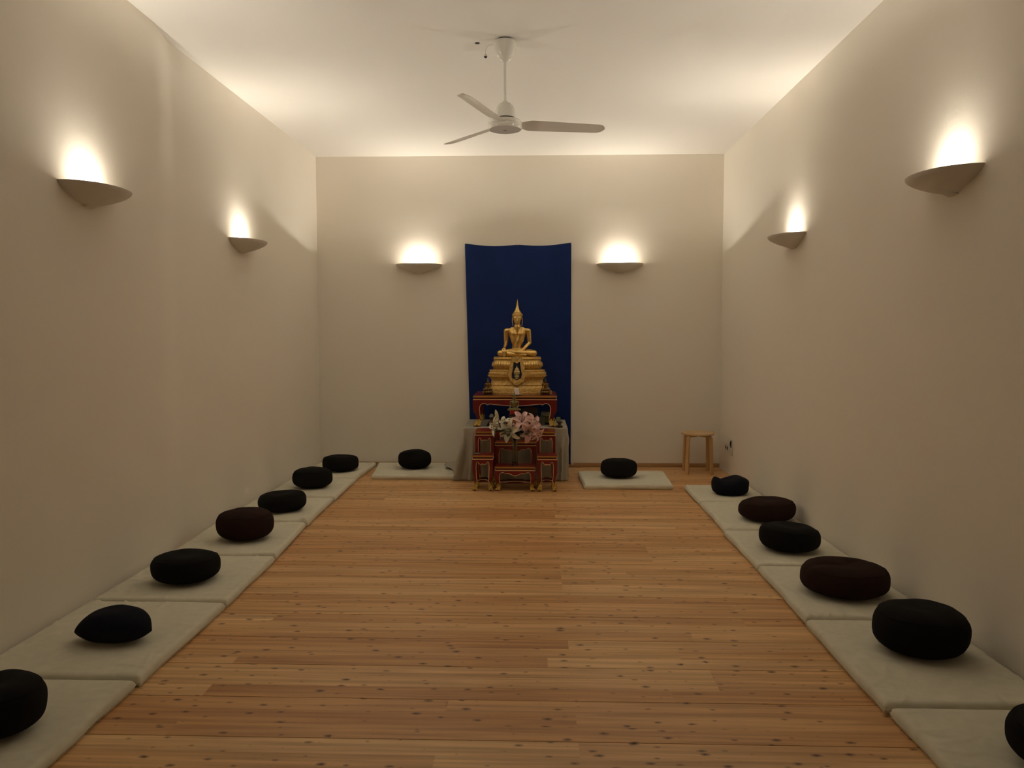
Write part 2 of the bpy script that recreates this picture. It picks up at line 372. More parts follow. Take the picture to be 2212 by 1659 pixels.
# ================================================================== blue hanging cloth
def blue_cloth():
    nu, nv = 60, 70; y0 = YB-.012
    tl, tr = ony(1004,526,YB-.02), ony(1234,524,YB-.02); zb_ = .03
    rows = []
    for i in range(nv+1):
        t = i/nv; row = []
        for j in range(nu+1):
            u = j/nu
            sag = .024*abs(math.sin(2*PI*u))**1.1 - .004*u*0
            mid = -.022*(math.sin(PI*u))
            ztop = lerp(tl.z, tr.z, u) + mid*.8 - sag*.75
            x = lerp(tl.x + .058*t**.9, tr.x + .004*t, u)
            z = lerp(ztop, zb_, t)
            wv = .004*math.sin(u*9+1.5*t*3) + .006*noise.noise(Vector((u*5, t*6, 2.0))) + .0035*noise.noise(Vector((u*38-12*t, t*9, 5.0)))*math.exp(-t*9)*math.exp(-u*3)*4
            row.append((x, y0 - .012 - wv*(.35+.65*min(1,t*3)), z))
        rows.append(row)
    back = [[(x, y+.0016, z) for x,y,z in r] for r in rows]
    mb = MB().loft(rows, caps=False, closed=False); mb.loft(back, caps=False, closed=False)
    n = nu+1; N = n*(nv+1)
    for j in range(nu):
        mb.f.append((j,j+1,N+j+1,N+j)); k = nv*n+j; mb.f.append((k,k+1,N+k+1,N+k))
    for i in range(nv):
        for c in (0,nu): mb.f.append((i*n+c,(i+1)*n+c,N+(i+1)*n+c,N+i*n+c))
    o = mb.obj('hanging_cloth', M['blue'], smooth=60)
    tag(o, 'plain dark blue cloth nailed to the wall behind the golden statue', 'cloth')
    for u in (0, .5, 1):
        z = lerp(tl.z, tr.z, u) - .0176*math.sin(PI*u) - .006
        nl = MB().lathe([(.004,0),(.004,.003),(.0016,.003),(.0016,.03)], 10).xf(lambda p: Vector((p.x, p.z, p.y))).obj('nail', M['silver'], o, (lerp(tl.x+.006,tr.x-.006,u), YB-.031, z))
    MB().capsule((0,0,0), .011, (0,0,.004), .009, 10, 4).obj('hem_weight', M['porcelain'], o, (tr.x+.022, YB-.036, .034))
blue_cloth()

# ================================================================== floor mats
def floor_mat(corners, label, seed, t=.048, wr=1.0, group=None):
    # corners: four ground points: near-left, near-right, far-right, far-left
    c = [Vector((p[0], p[1], 0)) for p in corners]; ctr = sum(c, Vector())/4; c = [p-ctr for p in c]
    nu, nv = 84, 84; mb = MB(); sd = seed*13.7
    W = (c[1]-c[0]).length; Dp = (c[3]-c[0]).length
    rnd = random.Random(seed)
    folds = [(rnd.random(), rnd.random(), rnd.uniform(0, PI), rnd.uniform(.08,.20), rnd.uniform(.3,.8), rnd.uniform(.007,.014)) for _ in range(5)]
    for _ in range(16):            # short creases running in from the edges
        e_ = rnd.choice((0,0,1,1,2,3)); q_ = rnd.random(); an_ = rnd.gauss(0, .45)
        folds.append(((.05,q_,an_) if e_ == 0 else (.95,q_,PI+an_) if e_ == 1 else (q_,.05,PI/2+an_) if e_ == 2 else (q_,.95,PI/2+an_)) + (rnd.uniform(.05,.12), rnd.uniform(.4,1.2), rnd.uniform(.006,.011)))
    def warp(a): return a + .045*math.sin(2*PI*a)*-.9/ (2*PI)*4   # denser near the edges
    top = []
    for j in range(nv+1):
        v = max(0, min(1, warp(j/nv))); row = []
        for i in range(nu+1):
            u = max(0, min(1, warp(i/nu)))
            p = c[0]*(1-u)*(1-v) + c[1]*u*(1-v) + c[2]*u*v + c[3]*(1-u)*v
            d = min(u*W, (1-u)*W, v*Dp, (1-v)*Dp)
            e = .028; k = 1 if d > e else math.sqrt(max(0, 1-(1-d/e)**2))
            z = t*(.42+.58*k)
            w_ = noise.noise(Vector((p.x*2.3+sd, p.y*2.3, sd)))*.006 + noise.noise(Vector((p.x*7+sd, p.y*5, sd+3)))*.0026
            rg = 0
            for fu, fv, an, ln, am, sg in folds:
                q = Vector(((u-fu)*W, (v-fv)*Dp)); a = q.x*math.cos(an)+q.y*math.sin(an); b = -q.x*math.sin(an)+q.y*math.cos(an)
                b += .02*math.sin(a*18+fu*6)
                if abs(b) < .04 and abs(a) < 2.2*ln: rg += am*math.exp(-(a/ln)**2)*math.exp(-(b/sg)**2)
            z += w_*min(1, d/.05) + .0062*rg*wr*min(1, d/.02)
            ed = noise.noise(Vector((p.x*5+sd, p.y*5, sd+9)))*.008*(1-min(1, d/.15))
            n2 = p.normalized() if p.length > 0 else Vector()
            row.append((p.x+n2.x*ed, p.y+n2.y*ed, z))
        top.append(row)
    mb.loft(top, caps=False, closed=False)
    n = nu+1
    border = [i for i in range(n)] + [j*n+nu for j in range(1, nv+1)] + [nv*n+i for i in range(nu-1, -1, -1)] + [j*n for j in range(nv-1, 0, -1)]
    k = len(mb.v)
    for b in border:
        x, y, z = mb.v[b]; r = math.hypot(x, y); f = 1-.010/r; mb.v.append((x*f, y*f, .0015))
    B = len(border)
    for i in range(B): j = (i+1)%B; mb.f.append((border[i], border[j], k+j, k+i))
    mb.f.append(tuple(range(k, k+B)))
    o = mb.obj('floor_mat', M['linen'], None, ctr, 60)
    tag(o, label, 'floor mat', 'linen floor mats along the walls')
    # stitched hem running round the upper edge
    hem = [Vector(mb.v[b])*1.0 for b in border]; hem = [Vector((p.x*.9985, p.y*.9985, p.z+.0008)) for p in hem]; hem.append(hem[0])
    MB().tube(hem, .0016, 5).obj('hem', M['linen'], o)
    return o
def quad(xa0, xa1, xb0, xb1, ya, yb, skew=0): return [(xa0, ya), (xa1, ya), (xb1, yb), (xb0, yb)]
LW0, LW1 = XL0+.012, XL1+.03
mats_left = [  # inner edge near, inner edge far, y near, y far, wall near, wall far
    (-1.62, -1.638, 2.12, 3.018, LW0, LW0), (-1.628, -1.640, 3.034, 3.935, LW0, LW0), (-1.640, -1.668, 3.955, 4.79, LW0, LW0),
    (-1.668, -1.735, 4.815, 5.68, LW0, LW1), (-1.728, -1.760, 5.705, 6.56, LW1, LW1), (-1.752, -1.778, 6.585, 7.455, LW1+.01, XL2+.015), (-1.79, -1.775, 7.475, 8.425, XL2+.012, XL2+.012)]
cnames_l = ['the black cushion at the row end beside the crescent cushion', 'the navy crescent cushion', 'the black cushion between crescent and brown cushions',
            'the lone brown cushion of its row', 'the low black cushion next to the lone brown one', 'the black cushion one mat from the room corner', 'the black cushion in the room corner']
for i, (a, b, y0, y1, wa, wb) in enumerate(mats_left):
    floor_mat(quad(wa, a, wb, b, y0, y1), 'off-white linen floor mat under ' + cnames_l[i], 11+i, wr=[.7,.9,.6,.8,1.6,1.2,.5][i])
mats_right = [(1.345, 1.346, 1.98, 2.878), (1.336, 1.340, 2.90, 3.785), (1.352, 1.362, 3.805, 4.675), (1.362, 1.362, 4.695, 5.54), (1.378, 1.392, 5.565, 6.50), (1.392, 1.396, 6.52, 7.22)]
cnames_r = ['the black cushion at the row end past the tall black one', 'the tall black cushion beside the creased brown one', 'the wide creased brown cushion',
            'the black cushion between two brown cushions', 'the brown cushion beside the saggy navy one', 'the saggy navy cushion']
for i, (a, b, y0, y1) in enumerate(mats_right):
    floor_mat(quad(a, XR-.012, b, XR-.012, y0, y1), 'off-white floor mat under ' + cnames_r[i], 31+i, wr=[.8,1.2,1.3,.9,1.1,.5][i])
floor_mat([(.455,7.19),(1.30,7.21),(1.335,7.97),(.435,7.95)], 'off-white linen floor mat lying free between altar and stool', 51, wr=.4)
floor_mat([(-1.66,7.63),(-.81,7.64),(-.83,8.425),(-1.755,8.425)], 'off-white linen floor mat touching the draped tablecloth', 52, wr=.4)

# ================================================================== meditation cushions
def zafu(px0, px1, ytop, ybot, m, label, seed, ex=.62, ez=.72, dimple=.10, shape=None, depth=.92, base=.050, ring=True):
    cx = (px0+px1)/2
    fr = onz(cx, ybot, base)
    r = (px1-px0)*fr.y/FPX/2
    yc = fr.y + r*depth*.72
    r = (px1-px0)*math.hypot(yc, 0)/FPX/2
    p = ony(cx, ybot, yc); x = p.x
    ztop = ony(cx, ytop, yc+.10*r).z
    h = max(.10, ztop-base)
    n, mm = 56, 28; rings = []; sd = seed*7.3
    def sp(v, e): return math.copysign(abs(v)**e, v)
    for i in range(mm+1):
        ph = lerp(-PI/2, PI/2, i/mm); ring_ = []
        for j in range(n):
            th = 2*PI*j/n
            rr = sp(math.cos(ph), ex) if abs(math.cos(ph)) > 1e-6 else 0
            q = Vector((rr*math.cos(th), rr*math.sin(th)*depth, 0)); zz = sp(math.sin(ph), ez)
            zz = zz if zz > 0 else max(zz, -.96)
            zl = zz*.5+.5
            rho = rr
            if zz > 0: zl -= dimple*math.exp(-(rho/.42)**2)
            if zz > 0: zl += .03*noise.noise(Vector((q.x*2.2+sd, q.y*2.2, sd)))
            bulge = 1 + .022*noise.noise(Vector((math.cos(th)*1.6+sd, math.sin(th)*1.6, zz*1.2))) + .0035*math.cos(th*24)*(1-abs(zz))
            X, Y, Z = q.x*r*bulge, q.y*r*bulge, max(0, zl)*h
            if shape: X, Y, Z = shape(X/r, Y/r, Z/h, th, zz); X, Y, Z = X*r, Y*r, Z*h
            ring_.append((X, Y, Z))
        rings.append(ring_)
    o = MB().loft(rings).obj('meditation_cushion', m, None, (x, yc, base), 70)
    tag(o, label, 'cushion')
    if ring:
        k = int(mm*.70)
        pts = [Vector(q)*1.002 for q in rings[k]]; pts.append(pts[0])
        MB().tube(pts, .0022, 5).obj('seam', m, o)
    return o
bk, nv_, br = M['zblack'], M['znavy'], M['zbrown']
def crescent(X, Y, Z, th, zz):
    k = math.sqrt(max(0, 1-abs(X)**2.2)) if X < 0 else math.sqrt(max(0, 1-abs(X)**6))
    k = max(k, .10 if X < 0 else .30)
    lift = .16*(1-k) if X < 0 else .26*(1-k)
    return X, Y*(.20+.80*k)-.10*abs(X), lift + Z*(.12+.88*k)
def sag(X, Y, Z, th, zz):
    if Z > .5: Z = Z + .10*math.exp(-((X-.45)/.30)**2) + .07*math.exp(-((X+.78)/.16)**2) - .13*math.exp(-((X+.30)/.30)**2) + .04*math.sin(9*X+5*Y)*max(0, Z-.6)
    return X*(1-.06*(1-Z)), Y, Z
def creased(X, Y, Z, th, zz):
    if Z > .45: Z -= .11*math.exp(-((Y-.12-.25*X)/.10)**2)*math.exp(-((X+.1)/.62)**2)
    return X, Y, Z
def leftfat(X, Y, Z, th, zz): return X, Y, Z*(1-.10*X*abs(X))
def rightfat(X, Y, Z, th, zz): return X, Y, Z*(1+.08*X)
zafu(-110, 98, 1462, 1612, bk, 'black cushion at the row end beside the navy crescent cushion', 1, ex=.66)
zafu(162, 338, 1310, 1396, nv_, 'navy crescent cushion with pointed ends on a pale mat', 2, ex=.75, ez=.85, dimple=.03, shape=crescent, depth=.62, ring=False)
zafu(329, 477, 1191, 1267, bk, 'black cushion between the navy crescent cushion and a brown cushion', 3, dimple=.10)
zafu(469, 593, 1098, 1173, br, 'dark brown cushion, the only brown one in its row', 4, ex=.70, dimple=.03)
zafu(558, 662, 1060, 1110, bk, 'low black cushion with dented top next to the lone brown cushion', 5, ex=.58, dimple=.14, shape=rightfat)
zafu(632, 719, 1009, 1058, bk, 'round black cushion one mat from the room corner', 6, ex=.70, dimple=.03)
zafu(697, 775, 983, 1020, bk, 'boxy flat-topped black cushion in the room corner', 7, ex=.48, ez=.6, dimple=.05)
zafu(860, 932, 971, 1015, bk, 'tall round black cushion on the mat touching the tablecloth', 8, ex=.70, dimple=.02)
zafu(1297, 1376, 990, 1035, bk, 'round black cushion on the free mat between altar and stool', 9, ex=.66, dimple=.03)
zafu(1536, 1617, 1031, 1072, nv_, 'saggy navy cushion with sunken top near the wall sockets', 10, ex=.46, ez=.55, dimple=.06, shape=sag, ring=False)
zafu(1596, 1716, 1075, 1131, br, 'dark brown cushion next to the saggy navy cushion', 11, ex=.64, dimple=.08, shape=rightfat)
zafu(1641, 1769, 1130, 1197, bk, 'black cushion between two dark brown cushions', 12, ex=.55, dimple=.10, shape=leftfat)
zafu(1731, 1914, 1211, 1299, br, 'wide dark brown cushion with a crease across its top', 13, ex=.58, dimple=.08, shape=creased)
zafu(1889, 2083, 1303, 1432, bk, 'tall puffy black cushion next to the creased brown cushion', 14, ex=.66, dimple=.02)
zafu(2185, 2440, 1542, 1700, bk, 'black cushion at the row end past the tall puffy one', 15, ex=.66, dimple=.03)

# ================================================================== wooden stool
st = thing('wooden_stool', 'round birch stool with four bent legs in the corner', 'stool', (1.714, 8.131, 0), math.radians(-4))
SH = .432
MB().lathe([(.165,SH-.022),(.174,SH-.019),(.1765,SH-.012),(.1765,SH-.006),(.173,SH-.001),(.168,SH)], 56).obj('seat', M['birch'], st)
legp = []
for i in range(9): legp.append((.03+.105*i/8, SH-.033))
for i in range(1,9): a = PI/2*i/8; legp.append((.135+.032*math.sin(a), SH-.065+.032*math.cos(a)))
for i in range(1,7): legp.append((.167+.012*i/6, lerp(SH-.065, 0, i/6)))
def leg_mesh():
    rings = []
    for i, (x, z) in enumerate(legp):
        a = legp[max(i-1,0)]; b = legp[min(i+1,len(legp)-1)]; d = Vector((b[0]-a[0], 0, b[1]-a[1])).normalized(); nn = Vector((-d.z,0,d.x))
        th, wd = (.0105, .0195)
        rings.append([Vector((x,s*wd,z))+nn*(q*th) for q,s in ((1,-1),(1,1),(-1,1),(-1,-1))])
    me = MB().loft(rings).mesh('leg', 40); return bevel(me, .003, 2, 50)
lm = leg_mesh()
for a in (45,135,225,315):
    l = link('leg', lm, M['birchleg'], st); l.rotation_euler = (0,0,math.radians(a))

# ================================================================== wall sockets
p = onx(1572.5, 967, XR)
s1 = thing('wall_socket', 'double white wall socket with two round wells, side by side', 'socket', (XR, p.y, p.z), -PI/2)
me = MB().box(-.08,.08,-.010,0,-.042,.042).mesh('plate',0); bevel(me,.003,2); link('plate', me, M['plastic'], s1)
for dx in (-.036,.036):
    MB().lathe([(.026,0),(.026,.003),(.0215,.003),(.0205,-.001),(.002,-.001)], 24).xf(lambda q: Vector((q.x+dx, -.0105-q.z, q.y))).obj('well', M['plastic'], s1)
    MB().lathe([(.019,0),(.019,.0025)], 24).xf(lambda q: Vector((q.x+dx, -.0118-q.z, q.y))).obj('well_disc', M['black'], s1)  # raised black disc paints the shaded hollow of the well
p = onx(1581.5, 967, XR)
s2 = thing('wall_socket', 'tall white wall socket block with a narrow black bar at one edge', 'socket', (XR, p.y, p.z), -PI/2)
me = MB().box(-.04,.04,-.016,0,-.082,.082).mesh('plate',0); bevel(me,.004,2); link('plate', me, M['plastic'], s2)
me = MB().box(.030,.039,-.026,-.016,.004,.076).mesh('edge_bar',0); bevel(me,.002,2); link('edge_bar', me, M['black'], s2)  # narrow black bar along one edge of the block, upper half
for dz in (-.04,.04):
    MB().lathe([(.022,0),(.022,.002)], 24).xf(lambda q: Vector((q.x-.006, -.0162-q.z, q.y+dz))).obj('well_disc', M['black'] if dz > 0 else M['plastic'], s2)  # upper disc is black to paint the well's shade, lower one plain

# ================================================================== draped table
TX0, TX1, TY0, TY1, TZ = -.724, .312, 7.615, 8.425, .522
dt = thing('draped_table', 'low table covered by a grey linen cloth reaching the floor', 'table', ((TX0+TX1)/2, (TY0+TY1)/2, 0))
off = Vector(dt.location)
me = MB().box(TX0+.012,TX1-.012,TY0+.012,TY1-.004,TZ-.035,TZ-.004).mesh('table_top',0); me.transform(Matrix.Translation(-off)); link('table_top', me, M['table_wood'], dt)
for x in (TX0+.05, TX1-.05):
    for y in (TY0+.05, TY1-.05):
        me = MB().box(x-.025,x+.025,y-.025,y+.025,0,TZ-.035).mesh('leg',0); me.transform(Matrix.Translation(-off)); link('leg', me, M['table_wood'], dt)
def tablecloth():
    per = []                       # (x, y, nx, ny, s)
    nS, nF = 40, 90; rc = .018
    for i in range(nS): per.append((TX0, lerp(TY1, TY0+rc, i/nS), -1, 0))
    for i in range(7): a = PI+ (PI/2)*i/7; per.append((TX0+rc+rc*math.cos(a), TY0+rc+rc*math.sin(a), math.cos(a), math.sin(a)))
    for i in range(nF): per.append((lerp(TX0+rc, TX1-rc, i/nF), TY0, 0, -1))
    for i in range(7): a = 1.5*PI+(PI/2)*i/7; per.append((TX1-rc+rc*math.cos(a), TY0+rc+rc*math.sin(a), math.cos(a), math.sin(a)))
    for i in range(nS+1): per.append((TX1, lerp(TY0+rc, TY1, i/nS), 1, 0))
    rows = []; nr = 34
    for k in range(nr+1):
        t = k/nr; row = []
        for i, (x, y, nx, ny) in enumerate(per):
            s = i/len(per)*3.0
            fold = .020*math.sin(s*17+.6*math.sin(s*5)) + .010*math.sin(s*37+1) + .012*noise.noise(Vector((s*4, t*1.5, 4)))
            out = .004 + t*.018 + fold*sstep(t*1.4)*.85
            if nx > .5: out = .004 + .012*t + .010*math.sin(y*14+4*t)*t + .010*math.exp(-((t-.22)/.10)**2)*(1-(y-TY0))
            z = TZ*(1-t) + .004
            dx = dy = 0
            if nx < -.5:           # wall-side drape spreads out over the mat, its tip lifted
                g = (y-TY0)/(TY1-TY0)
                out += .006*t + .030*t**2.4 + t**2.8*(.045+.17*math.exp(-((g-.60)/.20)**2)) + fold*.4*t
                z = lerp(z, max(z, .058+.035*math.exp(-((g-.62)/.25)**2)), sstep((g-.02)/.10)*sstep((t-.6)/.4))
            elif nx < -.05: dx = -t**2.2*.066*(-nx); dy = -.014*t
            if ny < -.5:
                u = (x-TX0)/(TX1-TX0)
                edge = math.exp(-(u/.045)**2); groove = math.exp(-((u-.105)/.030)**2)
                out += -.034*groove*sstep(t*2) + .020*t*math.exp(-((u-.17)/.05)**2)
                dx += -t**2.2*.066*math.exp(-(u/.07)**2)
                diag = (u-.80)*1.0-(.9-t)*.22
                out += .030*math.exp(-(diag/.018)**2)*sstep((t-.1)/.2)*sstep((.95-t)/.2)*(1 if u > .7 else 0)
                free = max(sstep((.16-u)/.06), sstep((u-.86)/.05))
                out += free*sstep(t*1.6)*(.026*math.sin(u*2*PI/.085+1.1) + .010*math.sin(u*2*PI/.043+2*t))
                out = max(out, .003)
                out = min(out, lerp(.020, .060, free))
            row.append((x+nx*out+dx, y+ny*out+dy, max(.004, z)))
        rows.append(row)
    mb = MB().loft(rows, caps=False, closed=False)
    k = len(mb.v); n = len(per)
    mb.f.append(tuple(range(0, n)))
    me = mb.mesh('tablecloth', 60); me.transform(Matrix.Translation(-off))
    o = link('tablecloth', me, M['table_linen'], dt)
    md = o.modifiers.new('thickness', 'SOLIDIFY'); md.thickness = .002; md.offset = 1
    return o
tablecloth()

# ================================================================== red lacquer altar tables
def scallop(u, kind):              # u in -1..1 across the opening, 0..1 depth of the drop
    a = abs(u)
    if kind == 'wide':             # round lobes at the ends, a cusp, then one long sweep to the middle
        if a > .87: return 1-math.sqrt(max(0, 1-((a-.87)/.13)**2))
        if a > .77: return .27*((.87-a)/.10)**2
        if a > .70: return .10+.17*((a-.70)/.07)**2
        return .47-.37*(a/.70)**1.4
    if kind == 'bench':
        d = .20 + .62*math.exp(-(u/.26)**2) - .16*math.exp(-(u/.035)**2) + .14*math.exp(-((a-.62)/.05)**2) - .20*math.exp(-((a-.80)/.11)**2)
    else:
        d = .22 + .34*math.exp(-((a-.34)/.20)**2) + .20*math.exp(-(u/.07)**2) + .10*math.exp(-(u/.25)**2) - .22*math.exp(-((a-.78)/.14)**2)
    if a > .90: d += 1.0*((a-.90)/.10)**2
    return max(0, d)
def altar_table(x0, x1, y0, y1, z0, z1, label, kind='small', top=.018, drop=.050, lw=.036, group='red lacquer altar tables', stretch=True, slab=.018):
    W, Dp, Hh = x1-x0, y1-y0, z1-z0
    t = thing('altar_table', label, 'altar table', ((x0+x1)/2, (y0+y1)/2, z0), 0, group)
    a, b = W/2, Dp/2
    def bx(ix, iy, za, zb): return MB().box(-a+ix, a-ix, -b+iy, b-iy, za, zb)
    zt = Hh
    link('top_panel', bx(.003,.003,zt-.003,zt).mesh('top_panel',0), M['red'], t)
    me = bx(0,0,zt-slab,zt-.0025).mesh('edge_moulding',0); bevel(me,.004,2); link('edge_moulding', me, M['goldpaint'], t)
    nk = slab*.85
    link('recess', bx(.006,.006,zt-slab-nk,zt-slab).mesh('recess',0), M['darkred'], t)
    zl = zt-slab-nk; gl = .008
    me = bx(0,0,zl-gl,zl).mesh('beaded_line',0); bevel(me,.0025,2); link('beaded_line', me, M['goldline'], t)
    za = zl-gl                      # top of apron
    P = .62*lw; zk = min(za, .34)   # cabriole happens in the lowest part of the leg
    def prof(z, keys):
        s_ = z/zk
        for (s0, v0), (s1, v1) in zip(keys, keys[1:]):
            if s_ <= s1: return lerp(v0, v1, sstep((s_-s0)/(s1-s0)))
        return keys[-1][1]
    def outer(z): return -prof(z, [(0,.10*P),(.05,.12*P),(.24,P),(.36,.70*P),(.62,0),(1.0,.0)])
    def inner(z): return prof(z, [(0,lw*1.06),(.07,lw*1.12),(.24,lw*1.24),(.50,lw*1.06),(.70,lw),(1.0,lw)])
    def ringat(sx, sy, z, k=0.0, n=4):
        ov = outer(z); iv = inner(z); dy = min(1, Dp/.22); xo, xi = a+ov+k, a-iv-k; yo, yi = b+ov*dy+k, b-iv*dy-k
        c = [(xo,yo),(xi,yo),(xi,yi),(xo,yi)]; out = []
        for i in range(4):
            p, q = c[i], c[(i+1)%4]
            for j in range(n): out.append((sx*lerp(p[0],q[0],j/n), sy*lerp(p[1],q[1],j/n)))
        return out
    zf = min(.070, za*.36)
    for sx in (-1,1):
        for sy in (-1,1):
            rings = [[(x,y,z) for x,y in ringat(sx,sy,z,0,1)] for z in [lerp(.001, za, (i/26)**1.15) for i in range(27)]]
            me = MB().loft(rings).mesh('leg', 30); bevel(me, .0025, 1, 60); leg = link('leg', me, M['red'], t)
            rings = []
            for i, zz_ in enumerate((.20,.34,.55,.75,1.0)):
                pts = ringat(sx, sy, zz_*zf, .0022+(.002 if i == 0 else 0), 4); rg = []
                for j, (x, y) in enumerate(pts):
                    z = zz_*zf
                    if i == 4: z += (.30*zf if j % 4 == 2 else (0 if j % 2 == 0 else -.10*zf))
                    if i == 0: z += (-.09*zf if j % 2 else .07*zf)
                    rg.append((x,y,z))
                rings.append(rg)
            MB().loft(rings, caps=False).obj('claw_foot', M['goldfoot'], leg, smooth=25)
    def apron_low(half, kind_):
        return [(u*half, za - top - drop*scallop(u, kind_)) for u in [lerp(-1, 1, i/96) for i in range(97)]]
    for sy in (-1, 1):
        half = a-lw+.001; low = apron_low(half, kind); ya = sy*(b-.003); yb = sy*(b-.014); mb = MB()
        for q in range(len(low)-1):
            (xa_, zl_), (xb_, zr_) = low[q], low[q+1]
            mb.add([(xa_,ya,zl_),(xb_,ya,zr_),(xb_,ya,za+.001),(xa_,ya,za+.001),(xa_,yb,zl_),(xb_,yb,zr_),(xb_,yb,za+.001),(xa_,yb,za+.001)], [(0,1,2,3),(5,4,7,6),(1,0,4,5),(3,2,6,7)])
        ap = mb.obj('apron', M['red'], t, smooth=0)
        if sy < 0:                 # gold outline of the opening, down both legs
            zlo = zf*1.1; n = 22; down = [lerp(low[0][1], zlo, i/n) for i in range(n+1)]
            L_ = [(-(a-inner(z)), z) for z in down[::-1]]; R_ = [((a-inner(z)), z) for z in down]
            path = L_[:-1] + low + R_[1:]
            MB().tube([(x, ya-.0040, z) for x, z in path], .0026 if W < .5 else .0030, 6).obj('gold_outline', M['goldline'], ap)
    for sx in (-1,1):
        half = max(b-lw*min(1,Dp/.22), .02); low = apron_low(half, 'small'); mb = MB()
        for q in range(len(low)-1):
            (ya_, zl_), (yb_, zr_) = low[q], low[q+1]; xa_, xb_ = sx*(a-.003), sx*(a-.014)
            mb.add([(xa_,ya_,zl_),(xa_,yb_,zr_),(xa_,yb_,za+.001),(xa_,ya_,za+.001),(xb_,ya_,zl_),(xb_,yb_,zr_),(xb_,yb_,za+.001),(xb_,ya_,za+.001)], [(0,1,2,3),(5,4,7,6),(1,0,4,5),(3,2,6,7)])
        mb.obj('apron', M['red'], t, smooth=0)
    if stretch:
        zs = .096 if Hh > .25 else .080; half = a-inner(zs)+.004
        def sprof(u): return zs + .009*math.exp(-(u/.55)**6)
        for sy in (-1, 1):
            y_a = b-inner(zs)*min(1,Dp/.22) if sy > 0 else -b+inner(zs)*.55; n = 24; stp = MB()
            pts = [(u*half, sprof(u)) for u in [lerp(-1,1,i/n) for i in range(n+1)]]
            for q in range(n):
                (xa_, z1_), (xb_, z2_) = pts[q], pts[q+1]
                stp.add([(xa_,y_a,zs-.012),(xb_,y_a,zs-.012),(xb_,y_a,z2_),(xa_,y_a,z1_),(xa_,y_a+.010,zs-.012),(xb_,y_a+.010,zs-.012),(xb_,y_a+.010,z2_),(xa_,y_a+.010,z1_)], [(0,1,2,3),(5,4,7,6),(0,4,5,1),(3,2,6,7)])
            so = stp.obj('stretcher', M['darkred'], t, smooth=0)
            if sy < 0: MB().tube([(x, y_a-.002, z+.001) for x, z in pts], .0020, 6).obj('gold_outline', M['goldline'], so)
    return t
AY = 7.085
def X(px, y): return ony(px, 940, y).x
def Zt(py, y, px=1110): return ony(px, py, y).z
altar_table(X(1020,AY), X(1065,AY), AY, AY+.19, 0, Zt(984,AY), 'small red and gold altar table with a little dish on it', 'small')
altar_table(X(1069,AY), X(1156.5,AY), AY, AY+.19, 0, Zt(1008,AY), 'lowest red and gold altar bench carrying the flower vase', 'bench', .014, .042, .040)
altar_table(X(1160.5,AY), X(1204,AY), AY, AY+.19, 0, Zt(984,AY), 'small red and gold altar table with bare top', 'small')
AY2 = 7.285
altar_table(X(1026,AY2), X(1067.5,AY2), AY2, AY2+.27, 0, Zt(932,AY2), 'tall narrow altar table behind the little dish', 'small', .022, .045, .032, stretch=False)
altar_table(X(1159.5,AY2), X(1200,AY2), AY2, AY2+.27, 0, Zt(932,AY2), 'tall narrow altar table behind the bare small table', 'small', .022, .045, .032, stretch=False)
altar_table(X(1069,AY2), X(1158,AY2), AY2, AY2+.125, 0, Zt(954,AY2), 'middle altar table directly behind the flower vase', 'bench', .022, .055, .040, stretch=False)
AY3 = 7.418
altar_table(X(1071.5,AY3), X(1155.5,AY3), AY3, AY3+.14, 0, .625, 'altar table under the small bronze seated statue', 'bench', .022, .055, .040, stretch=False)
AY4 = 7.715
TT = Zt(854.5, AY4)
altar_table(X(1022,AY4), X(1203,AY4), AY4, AY4+.60, TZ+.0085, TT, 'wide top altar table carrying the large golden statue', 'wide', .036, .054, .064, stretch=False, slab=.020)

